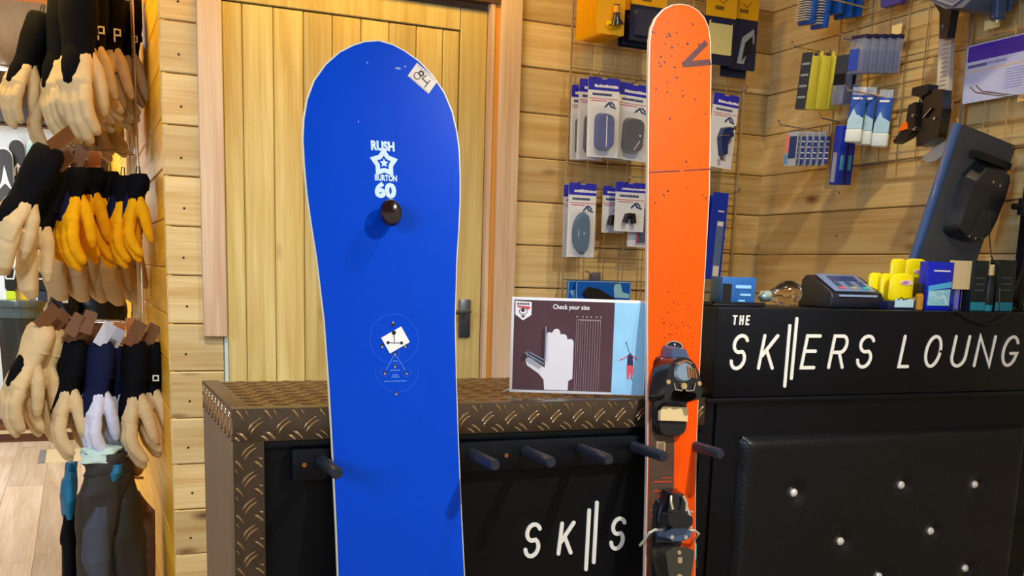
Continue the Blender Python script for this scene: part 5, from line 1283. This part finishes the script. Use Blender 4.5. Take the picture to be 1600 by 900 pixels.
# ------------------------------------------------------------------ glove display in the passage
XL = .200
o = grid('wire_grid', 'tall wire grid panel on the yellow passage wall carrying the gloves', FR(XL, 3.67, .60), -.76, 0, 0, 1.95)
fab = lambda n, r, g, b_, **k: mat(n, col(r, g, b_), .85, spec=.12, noise=.14, scale=45, bump=.4, bscale=55, sheen=0)
BEIGE = fab('beige_leather', 220, 194, 146); BLK = fab('black_fabric', 11, 12, 17); YELG = fab('yellow_leather', 240, 172, 16); WHG = fab('white_leather', 214, 218, 240); NVG = fab('navy_fabric', 22, 28, 60)
TANG = fab('shaded_beige_leather', 204, 176, 128); TAG = mat('brown_tag', col(116, 78, 48), .6, noise=.2, scale=30); TAGW = mat('white_tag', col(206, 216, 236), .5)  # first one: beige leather with shade put into its colour
def make_glove(kind, label, hand, cuff, panel=None, logo=False, tagm=None, mitt=False, cl=.13):
    g = thing('ski_glove' if not mitt else 'ski_mitten', label, 'glove' if not mitt else 'mitten', T((0, 0, 0)))
    b = B(); z0 = -.012
    b.tube([(0, 0, z0), (.002, 0, z0 - .015), (0, 0, z0 - cl * .55), (-.006, 0, z0 - cl), (-.008, 0, z0 - cl - .03)], [(.026, .034), (.034, .046), (.036, .050), (.029, .040), (.030, .043)], 20)
    b.tube([(0, 0, z0 - cl * .72), (0, 0, z0 - cl * .80)], [(.0345, .0465), (.0345, .0465)], 20)
    b.build('cuff', cuff, g, smooth=60)
    b = B(); zc = z0 - cl - .005
    b.tube([(-.002, 0, zc + .012), (-.014, 0, zc - .03), (-.024, 0, zc - .075), (-.022, 0, zc - .115)], [(.022, .036), (.025, .045), (.023, .051), (.018, .048)], 18)
    if mitt:
        b.tube([(-.016, 0, zc - .08), (-.010, 0, zc - .13), (.006, 0, zc - .175), (.022, 0, zc - .195)], [(.026, .048), (.028, .048), (.024, .042), (.014, .026)], 18)
    else:
        for (y, L, r) in ((-.037, .098, .0140), (-.0125, .118, .0150), (.0125, .112, .0148), (.036, .084, .0130)):
            p0 = Vector((-.024, y * .98, zc - .090))
            b.tube([p0, p0 + Vector((-.004, y * .02, -L * .30)), p0 + Vector((.006, -y * .02, -L * .62)), p0 + Vector((.026, -y * .06, -L * .90)), p0 + Vector((.036, -y * .08, -L * .99)), p0 + Vector((.040, -y * .08, -L * 1.01))], [(r * 1.15, r), (r * 1.25, r * 1.02), (r * 1.2, r), (r, r * .9), (r * .65, r * .6), (r * .3, r * .3)], 12)
    b.tube([(-.004, -.022, zc - .010), (.012, -.034, zc - .045), (.022, -.036, zc - .085), (.032, -.032, zc - .120), (.040, -.028, zc - .140), (.043, -.027, zc - .146)], [.018, .0185, .0175, .0150, .0095, .004], 12)
    b.build('hand', hand, g, remesh=.0032)
    if panel is not None:
        b = B(); b.tube([(-.016, -.002, zc + .0), (-.024, -.002, zc - .035), (-.028, -.002, zc - .075), (-.021, -.002, zc - .115)], [(.020, .026), (.0225, .032), (.020, .030), (.012, .020)], 16)
        b.build('back_panel', panel, g, smooth=60)
    if logo:
        b = B(); c = (-.006, z0 - cl * .86)
        if logo == 'sq': b.stroke([(c[0], c[1]), (c[0], c[1] + .014), (c[0] + .014, c[1] + .014), (c[0] + .014, c[1]), (c[0], c[1])], .0038, -.0515, -.0490)
        else: b.stroke([(c[0], c[1] - .020), (c[0], c[1] + .014), (c[0] + .016, c[1] + .014), (c[0] + .016, c[1] - .002), (c[0], c[1] - .002)], .0042, -.0515, -.0490)
        b.build('logo', mat('logo_white', col(236, 230, 215), .5), g, smooth=0)
    if tagm is not None:
        b = B(); MTg = T((.004, -.03, .03)) @ Matrix.Rotation(.5, 4, 'Y'); b.box(-.018, .018, -.001, .001, -.055, .015, 0, MTg); b.tube([(0, .0, .0), (0, -.0, .012)], .001, 5, 0, MTg); b.build('hang_tag', tagm, g)
    b = B(); b.tube([(-.006, 0, z0 + .0), (-.004, 0, .012), (.004, 0, .012), (.006, 0, z0)], .0018, 6); b.build('loop', RUB, g)
    return g
P0_ = dict(
    p=make_glove('p', 'x', BEIGE, BLK, None, True, cl=.17),
    b=make_glove('b', 'x', BEIGE, BLK, BLK, False, cl=.15),
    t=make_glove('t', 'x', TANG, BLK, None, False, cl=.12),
    y=make_glove('y', 'x', YELG, BLK, NVG, False, cl=.06),
    s=make_glove('s', 'x', BEIGE, BEIGE, BLK, False, tagm=TAG, cl=.09),
    k=make_glove('k', 'x', BEIGE, BLK, BLK, False, tagm=TAG, cl=.12),
    q=make_glove('q', 'x', BEIGE, BLK, BLK, 'sq', tagm=TAG, cl=.12),
    w=make_glove('w', 'x', WHG, NVG, NVG, False, tagm=TAGW, cl=.12),
    m=make_glove('m', 'x', BEIGE, BLK, BLK, False, tagm=TAG, mitt=True, cl=.13),
    mt=make_glove('mt', 'x', TANG, BLK, None, False, mitt=True, cl=.10))
used = set()
def glove(kind, px, py, Y, rz, tilt, label, group, sc=1.0):
    p = atY(px, py, Y)
    M = T(p) @ Matrix.Rotation(math.radians(tilt), 4, 'Y') @ Rot(rz) @ Matrix.Scale(sc, 4)
    r = P0_[kind]
    if kind not in used:
        used.add(kind); r.matrix_world = M; r['label'] = label; r['group'] = group; return r
    return dup(r, M, label, group)
g1 = 'beige ski gloves with black cuffs in the top row'
glove('b', 66, 14, 3.62, 38, 17, 'beige and black glove at the far left end of the top row, cuff leaning right', g1, 1.0)
glove('t', 82, 60, 3.66, 8, 8, 'slim beige glove second from left in the top row', g1, 1.05)
glove('b', 98, -22, 3.58, 22, 3, 'large beige glove with a tall black cuff, third from left in the top row', g1, 1.25)
glove('b', 120, -42, 3.47, 46, 0, 'beige glove with a black ribbed back panel at the middle of the top row', g1, 1.3)
glove('p', 146, -38, 3.62, 12, 0, 'beige glove with the largest white P on its black cuff', g1, 1.12)
glove('p', 174, -30, 3.70, 8, 0, 'beige glove with the middle white P on its black cuff', g1, 1.10)
glove('p', 202, -14, 3.80, 6, 0, 'beige glove with the smallest white P, against the grid post', g1, 1.06)
glove('t', 160, 0, 3.74, 10, 0, 'slim beige glove between the two largest white P gloves', g1, 1.2)
glove('t', 190, 4, 3.84, 10, 0, 'slim beige glove between the middle and smallest P gloves', g1, 1.2)
g1b = 'shaded tan gloves hanging behind the top row'
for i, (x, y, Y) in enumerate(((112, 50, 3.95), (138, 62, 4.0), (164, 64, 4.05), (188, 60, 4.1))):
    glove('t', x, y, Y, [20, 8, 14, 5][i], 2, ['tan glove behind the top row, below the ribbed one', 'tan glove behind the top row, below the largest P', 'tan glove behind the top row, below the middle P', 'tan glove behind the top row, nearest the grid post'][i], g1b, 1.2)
g2 = 'yellow ski gloves with black cuffs in the middle row'
for i, (x, y, Y, rz, lb) in enumerate(((90, 256, 3.58, 24, 'yellow and black glove at the left end of the yellow row'), (116, 254, 3.50, 34, 'largest brightest yellow glove, second in the row'), (146, 256, 3.62, 10, 'third yellow glove from the left'), (170, 262, 3.66, 6, 'fourth yellow glove from the left'), (192, 268, 3.62, 20, 'fifth yellow glove from the left, black palm showing'), (216, 266, 3.58, 4, 'yellow glove at the right end, crossing the grid post'))):
    glove('y', x, y, Y, rz, 3, lb, g2, [1.05, 1.15, 1.1, 1.12, 1.08, 1.02][i])
g2b = 'beige mittens around and behind the yellow gloves'
glove('m', 82, 222, 3.38, 40, 25, 'big beige and black mitten leaning left at the edge of the middle row', g2b, 1.22)
glove('m', 94, 262, 3.50, 12, 17, 'beige and black mitten hanging below the big leaning one', g2b, 1.20)
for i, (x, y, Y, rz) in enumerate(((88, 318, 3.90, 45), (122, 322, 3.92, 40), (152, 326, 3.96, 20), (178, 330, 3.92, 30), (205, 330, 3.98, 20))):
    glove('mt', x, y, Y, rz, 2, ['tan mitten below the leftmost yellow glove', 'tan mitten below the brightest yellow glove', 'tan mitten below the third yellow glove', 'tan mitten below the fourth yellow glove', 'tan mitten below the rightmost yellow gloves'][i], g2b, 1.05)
g3 = 'gloves in the bottom row'
glove('s', 68, 500, 3.50, 26, 17, 'all beige glove with a brown tag at the left end of the bottom row', g3, 1.2)
glove('s', 88, 508, 3.56, 14, 13, 'all beige glove with a dark wrist patch, second in the bottom row', g3, 1.15)
glove('s', 102, 526, 3.62, 6, 9, 'slim all beige glove, third in the bottom row', g3, 1.12)
glove('k', 116, 524, 3.54, 10, 6, 'beige glove with a black cuff and brown tag in the middle of the bottom row', g3, 1.18)
glove('k', 138, 532, 3.60, 22, 2, 'wide beige glove with a black cuff left of the white glove', g3, 1.12)
glove('w', 158, 528, 3.52, 26, 4, 'white glove with a navy cuff and pale tag', g3, 1.18)
glove('w', 180, 536, 3.60, 8, 0, 'pale glove with a navy cuff right of the brightest white one', g3, 1.15)
glove('k', 210, 528, 3.52, 12, 0, 'beige glove with a bulky black cuff nearest the grid post, bottom row', g3, 1.25)
glove('q', 236, 530, 3.56, 6, 0, 'beige glove with black cuff and white square, rightmost of all', g3, 1.15)
# hooks in the grid
def hookL(px, py, Y, L, label):
    p = atY(px, py, Y); hook(FR(XL, Y, p.z), L, label, group='chrome hooks on the glove grid', rise=.014)
for (py, Y, L, lb) in ((236, 3.72, .20, 'front chrome hook of the middle glove row'), (234, 3.86, .16, 'second chrome hook of the middle glove row'), (232, 4.0, .16, 'rear chrome hook of the middle glove row'),
                       (503, 3.72, .22, 'front chrome hook of the bottom glove row'), (501, 3.86, .18, 'second chrome hook of the bottom glove row'), (499, 4.0, .16, 'rear chrome hook of the bottom glove row'), (-4, 3.72, .24, 'front chrome hook of the top glove row')):
    hookL(200, py, Y, L, lb)
# loose brown tags
for i, (x, y, Y, rt, mm_) in enumerate(((100, 246, 3.50, 28, TAG), (124, 243, 3.50, 18, TAG), (148, 252, 3.60, 6, 'o'), (118, 506, 3.46, 30, TAG), (138, 502, 3.46, 20, TAG), (170, 522, 3.6, -4, 'o'), (186, 520, 3.64, 6, 'o'), (206, 512, 3.7, -3, 'o'))):
    p = atY(x, y, Y); mt = mat('orange_tag', col(196, 122, 62), .6, noise=.2, scale=30) if mm_ == 'o' else mm_
    o = thing('hang_tag', ['brown hang tag at the left of the middle row', 'brown hang tag above the brightest yellow glove', 'orange brown tag in the middle row shade', 'brown hang tag at the left of the bottom row', 'brown hang tag above the bottom row, second from left', 'orange brown tag above the white glove', 'orange brown tag right of the white glove', 'orange brown tag nearest the post in the bottom row'][i], 'tag', T(p) @ Matrix.Rotation(math.radians(rt), 4, 'Y'), 'hang tags on the gloves')
    b = B(); b.prism([(-.019, -.040), (.019, -.040), (.019, .030), (.016, .034), (-.016, .034), (-.019, .030)], -.0008, .0008); b.build('card', mt, o, smooth=0)
    b = B(); b.tube([(0, 0, .03), (.004, .0, .055)], .001, 5); b.build('string', RUB, o)

# ------------------------------------------------------------------ garments under the gloves
def cloth_tube(path, rad, n=28, wr=.006, seed=0, m=26):
    rnd = random.Random(seed); ph = [rnd.uniform(0, 6.28) for _ in range(8)]
    path = [Vector(p) for p in path]; k = len(path) - 1
    vs = []
    for i in range(m + 1):
        t = i / m * k; a = min(int(t), k - 1); f = t - a; f = f * f * (3 - 2 * f)
        p = path[a].lerp(path[a + 1], f); rx = rad[a][0] + (rad[a + 1][0] - rad[a][0]) * f; ry = rad[a][1] + (rad[a + 1][1] - rad[a][1]) * f
        for j in range(n):
            an = 2 * PI * j / n
            d = wr * (math.sin(3 * an + ph[0] + 7 * i / m) + .6 * math.sin(5 * an + ph[1] - 9 * i / m) + .7 * math.sin(2 * an + 14 * i / m + ph[2]))
            vs.append(p + Vector((math.cos(an) * (rx + d), math.sin(an) * (ry + d * .6), 0)))
    fs = [(i * n + j, i * n + (j + 1) % n, (i + 1) * n + (j + 1) % n, (i + 1) * n + j) for i in range(m) for j in range(n)]
    fs += [list(range(n))[::-1], [m * n + j for j in range(n)]]
    return vs, fs
TROU = mat('dark_brown_black_fabric', col(44, 40, 34), .6, noise=.25, scale=12, bump=.3, bscale=40); KNEE = mat('slate_knee_fabric', col(62, 68, 80), .6, bump=.2, bscale=60)
TEAL = mat('teal_fabric', col(14, 108, 146), .55, bump=.3, bscale=40); LIN = mat('mint_lining', col(196, 226, 216), .6, bump=.4, bscale=60); PAT = mat('brown_pattern_fabric', col(112, 84, 70), .8, noise=.75, scale=70)
Y = 3.50
q = lambda x, y, Y=3.50: atY(x, y, Y)
tro = thing('ski_trousers', 'dark ski trousers with slate knee and mint waist lining, hanging below the gloves', 'trousers', T(q(165, 720)))
pw = q(165, 720)
R3 = lambda x, y, dy=0: q(x, y) - pw + Vector((0, dy, 0))
b = B(); b.add(*cloth_tube([R3(166, 738), R3(160, 770), R3(152, 830), R3(150, 905), R3(152, 1130)], [(.070, .05), (.076, .055), (.058, .055), (.062, .055), (.060, .05)], seed=3)); b.build('trouser_leg', TROU, tro, smooth=70)
b = B(); b.add(*cloth_tube([R3(182, 745, .03), R3(188, 780, .03), R3(196, 840, .03), R3(200, 905, .03), R3(204, 1130, .03)], [(.060, .05), (.062, .055), (.060, .055), (.056, .055), (.058, .05)], seed=5)); b.build('trouser_leg', TROU, tro, smooth=70)
b = B(); b.add(*cloth_tube([R3(158, 786, -.038), R3(150, 820, -.042), R3(150, 870, -.044), R3(158, 930, -.040)], [(.020, .018), (.038, .022), (.044, .024), (.020, .02)], wr=.002, seed=8)); b.build('knee_panel', KNEE, tro, smooth=70)
b = B(); b.add(*cloth_tube([R3(166, 706), R3(166, 724), R3(166, 742)], [(.064, .042), (.070, .048), (.068, .05)], wr=.004, seed=9, m=8)); wb = b.build('waistband', TROU, tro, smooth=70)
b = B(); b.add(*cloth_tube([R3(160, 698, .004), R3(158, 708, -.004), R3(152, 720, -.012)], [(.058, .036), (.060, .040), (.052, .042)], wr=.006, seed=11, m=8)); part_label(b.build('lining', LIN, tro, smooth=70), 'pale mint lining')
b = B(); b.add(*cloth_tube([R3(183, 722, -.03), R3(180, 735, -.035), R3(176, 748, -.03)], [(.016, .02), (.022, .022), (.012, .02)], wr=.002, seed=12, m=8)); part_label(b.build('teal_patch', TEAL, tro, smooth=70), 'teal patch')
jk = thing('ski_jacket', 'teal and black jacket edge hanging left of the dark trousers', 'jacket', T(q(108, 725, 3.6))); pw = q(108, 725, 3.6)
R4 = lambda x, y, dy=0: q(x, y, 3.6) - pw + Vector((0, dy, 0))
b = B(); b.add(*cloth_tube([R4(112, 722), R4(109, 745), R4(107, 775), R4(109, 806)], [(.014, .02), (.022, .05), (.025, .06), (.022, .06)], wr=.003, seed=2)); b.build('teal_shoulder', TEAL, jk, smooth=70)
b = B(); b.add(*cloth_tube([R4(108, 800), R4(108, 850), R4(109, 1130)], [(.021, .058), (.023, .06), (.024, .06)], wr=.003, seed=4)); b.build('black_body', BLK, jk, smooth=70)
pj = thing('patterned_garment', 'brown patterned garment hanging behind the dark trousers', 'garment', T(q(180, 770, 3.75))); pw = q(180, 770, 3.75)
R5 = lambda x, y, dy=0: q(x, y, 3.75) - pw + Vector((0, dy, 0))
b = B(); b.add(*cloth_tube([R5(170, 770), R5(175, 800), R5(178, 860), R5(178, 1120)], [(.11, .03), (.135, .05), (.145, .05), (.145, .05)], wr=.004, seed=6)); b.build('body', PAT, pj, smooth=70)
cp = thing('tan_cap', 'tan rounded cap hanging between the trousers and the wall', 'cap', T(q(212, 722, 3.58)))
b = B(); b.ball((0, 0, 0), (.030, .04, .05), 20); b.build('crown', mat('tan_cap_fabric', col(170, 120, 52), .7, noise=.2, scale=30), cp, smooth=180)
b = B(); b.tube([(-.02, -.03, -.04), (0, -.044, -.046), (.02, -.03, -.05)], .005, 8); b.build('brim', mat('tan_cap_fabric', col(170, 120, 52)), cp)
for i, (x, y, Y, rx) in enumerate(((100, 446, 4.3, .05), (152, 446, 4.35, .11))):
    pw = atY(x, y, Y)
    o = thing('black_jacket', ['black shiny jacket sleeve hanging between the middle and bottom glove rows', 'wide black jacket hanging behind the middle glove row'][i], 'jacket', T(pw), 'black jackets behind the gloves')
    b = B(); b.add(*cloth_tube([(0, 0, .10), (0, 0, .02), (0, 0, -.08), (0, 0, -.15)], [(rx * .6, .03), (rx, .04), (rx, .05), (rx * .9, .05)], wr=.006, seed=20 + i, m=14)); b.build('body', mat('shiny_black_fabric', col(14, 15, 18), .35, bump=.4, bscale=50), o, smooth=70)
    b = B(); b.box(-.008, .012, -.062, -.056, -.065, -.050) if i == 0 else b.box(-.01, .01, -.062, -.056, -.02, -.018); b.build('label', WHITE, o)

# ------------------------------------------------------------------ back room
YB = 8.0
def wp(x, y, Y=YB): return atY(x, y, Y)
a, c = wp(-30, 300), wp(112, 300)
o = thing('white_ski_display', 'white display panel behind the row of skis in the back room', 'display', T((a.x, YB + .12, 0)))
zt = wp(40, 196).z; wd = c.x - a.x
b = B(); b.box(0, wd, 0, .04, .20, zt); b.build('panel', mat('display_white', col(226, 236, 240), .5), o)
zm = wp(40, 324).z
b = B(); b.box(0, wd, -.012, 0, zm - .012, zm + .006); b.build('shelf_edge', mat('display_blue_grey', col(110, 140, 160), .4), o)
b = B(); b.box(-.05, wd + .05, -.30, .05, zt + .02, zt + .10); b.build('top_rail', mat('dark_rail', col(36, 32, 34), .4), o)
a, c = wp(-30, 205), wp(72, 205)
SKN = [0]
def wallski(x0, x1, ytip, label, top, tipm, heel, logo):
    SKN[0] += 1; YB = 8.0 - .09 * (SKN[0] % 2)
    p0, p1 = wp(x0, 300), wp(x1, 300); wd = p1.x - p0.x; zt = wp((x0 + x1) / 2, ytip).z; zb = .22
    o = thing('display_ski', label, 'ski', T(((p0.x + p1.x) / 2, YB, zb - .018)), 'skis standing in the back room')
    H = zt - zb
    pts = [(-wd * .42, 0), (wd * .42, 0), (wd * .40, H * .5), (wd * .5, H - .20)] + [(wd * .5 * math.cos(math.radians(t)), H - wd * .62 + wd * .62 * math.sin(math.radians(t))) for t in range(0, 181, 15)] + [(-wd * .5, H - .20), (-wd * .40, H * .5)]
    b = B(); b.prism(pts, 0, .014); b.build('topsheet', top, o, smooth=0)
    b = B(); pts2 = [(-wd * .47, H - .42), (wd * .47, H - .44), (wd * .48, H - .20)] + [(wd * .48 * math.cos(math.radians(t)), H - wd * .66 + wd * .55 * math.sin(math.radians(t))) for t in range(0, 181, 15)] + [(-wd * .48, H - .20)]
    b.prism(pts2, -.001, .001); b.build('tip_graphic', tipm, o, smooth=0)
    b = B()
    if logo == 'star': b.prism([(0, H - .12), (.020, H - .22), (.045, H - .29), (.010, H - .25), (0, H - .24), (-.010, H - .25), (-.045, H - .29), (-.020, H - .22)], -.002, 0)
    elif logo == 'arch': b.stroke([(-.022, H - .25), (-.018, H - .20), (0, H - .175), (.018, H - .20), (.022, H - .25)], .010, -.002, 0); b.stroke([(0, H - .18), (0, H - .25)], .008, -.002, 0)
    else: b.box(-.02, .02, -.002, 0, H - .30, H - .18)
    b.build('tip_logo', WHITE, o, smooth=0)
    zh = wp((x0 + x1) / 2, 462).z - zb
    b = B(); b.prism(rr(-wd * .36, wd * .36, zh + .05, zh + .22, .02), -.07, 0, inset=.15); b.build('binding', BGL, o, bevel=.003)
    b = B(); b.prism(rr(-wd * .30, wd * .30, zh - .03, zh + .06, .015), -.08, 0, inset=.1); b.build('heel', heel, o, bevel=.003)
    b = B(); b.stroke([(-wd * .3, zh + .20), (-wd * .2, zh + .14), (wd * .2, zh + .14), (wd * .3, zh + .20)], .008, -.075, -.06); b.build('brake_wire', WHITE, o)
LIME = C('lime', 190, 220, 40, .4); WSK = C('ski_white', 226, 232, 236, .35); BSK = C('ski_black', 22, 24, 30, .35)
wallski(-4, 24, 228, 'white ski with black tip and white star mark, leftmost in the back room', WSK, BSK, LIME, 'star')
wallski(17, 43, 212, 'white ski with a black tip and white arch mark in the back room', WSK, BSK, C('ski_yellow', 240, 214, 20, .4), 'arch')
wallski(46, 71, 217, 'white ski with a pale blue and yellow tip in the back room', WSK, C('tip_sky', 150, 206, 214, .4, noise=.3, scale=6), C('ski_navy', 34, 50, 74, .4), 'box')
wallski(68, 88, 219, 'red ski tip between the pale blue and dark blue skis', C('ski_red', 206, 56, 40, .4), C('ski_red', 206, 56, 40), C('ski_navy', 34, 50, 74), 'box')
wallski(87, 102, 222, 'dark blue ski at the right end of the back room row', C('ski_blue', 30, 70, 120, .4), C('ski_blue', 30, 70, 120), BSK, 'box')
# bench and bin
a, c = atY(-40, 670, 7.5), atY(113, 670, 7.5)
bn = thing('wooden_bench', 'low dark wooden step bench under the skis in the back room', 'bench', T((a.x, 7.5, 0))); wd = c.x - a.x
b = B(); b.box(0, wd, 0, .62, .165, .20); b.build('top', mat('grey_bench_top', col(150, 150, 140), .35), bn, bevel=.002)
b = B(); b.box(0, wd, .02, .60, .085, .165); b.build('upper_rail', BENCHW, bn)
b = B(); b.box(0, wd, -.02, .60, .065, .085); b.build('pale_lip', mat('pale_lip', col(200, 190, 150), .4), bn)
b = B(); b.box(0, wd, .01, .60, .0, .065); b.build('lower_rail', BENCHW, bn)
Pb0, Pb1 = atY(-6, 560, 7.42), atY(73, 560, 7.42); cx = (Pb0.x + Pb1.x) / 2; r = (Pb1.x - Pb0.x) / 2
bi = thing('rubbish_bin', 'large black plastic bin with a ridged rim standing on the bench', 'bin', T((cx, 7.42 + r + .0, .2005))); h = atY(35, 470, 7.42).z - .20
b = B(); b.lathe([(r * .76, 0), (r * .80, .01), (r * .93, h - .11), (r * .90, h - .11)], 36); b.build('tub', mat('bin_black', col(26, 34, 34), .35, coat=.2), bi)
b = B(); b.lathe([(r * .93, h - .12), (r * .98, h - .115), (r * .98, h - .09), (r * .94, h - .085), (r * .95, h - .05), (r * 1.0, h - .045), (r * 1.02, h - .015), (r * .98, h), (r * .9, h)], 36); b.build('rim', mat('bin_rim', col(58, 74, 78), .25, coat=.4), bi)
b = B(); b.tube([(r * .55, -r * .78, h - .15), (r * .60, -r * .90, h - .20), (r * .85, -r * .65, h - .20), (r * .84, -r * .48, h - .15)], .008, 8); b.build('handle', mat('handle_white', col(150, 165, 175), .4), bi)
# floor vent/plate near the bench
a, c = atZ(63, 704, .003), atZ(112, 722, .003)
o = thing('floor_plate', 'pale rectangular floor plate with a grey end near the bench', 'floor plate', T((a.x, c.y, .0031)))
b = B(); b.box(0, .30, 0, a.y - c.y, 0, .004); b.build('plate', mat('plate_cream', col(216, 206, 170), .4), o)
b = B(); b.box(-.001, .04, -.002, a.y - c.y, 0, .005); b.build('end', mat('plate_grey', col(130, 134, 136), .4), o)
p = atY(6, 106, 8.9)
bpy.context.view_layer.update()
o = thing('ceiling_lamp', 'small round white lamp glowing on the back room ceiling', 'lamp', T(atZ(2, 104, 2.499)))
b = B(); b.lathe([(.05, 0), (.06, -.004), (.06, -.012), (.045, -.016)], 24); b.build('ring', WHITE, o)
b = B(); b.lathe([(.044, -.012), (.044, -.019), (.02, -.022)], 20); b.build('diffuser', mat('lamp_glow', (1, .97, .9, 1), .5, emit=9), o)
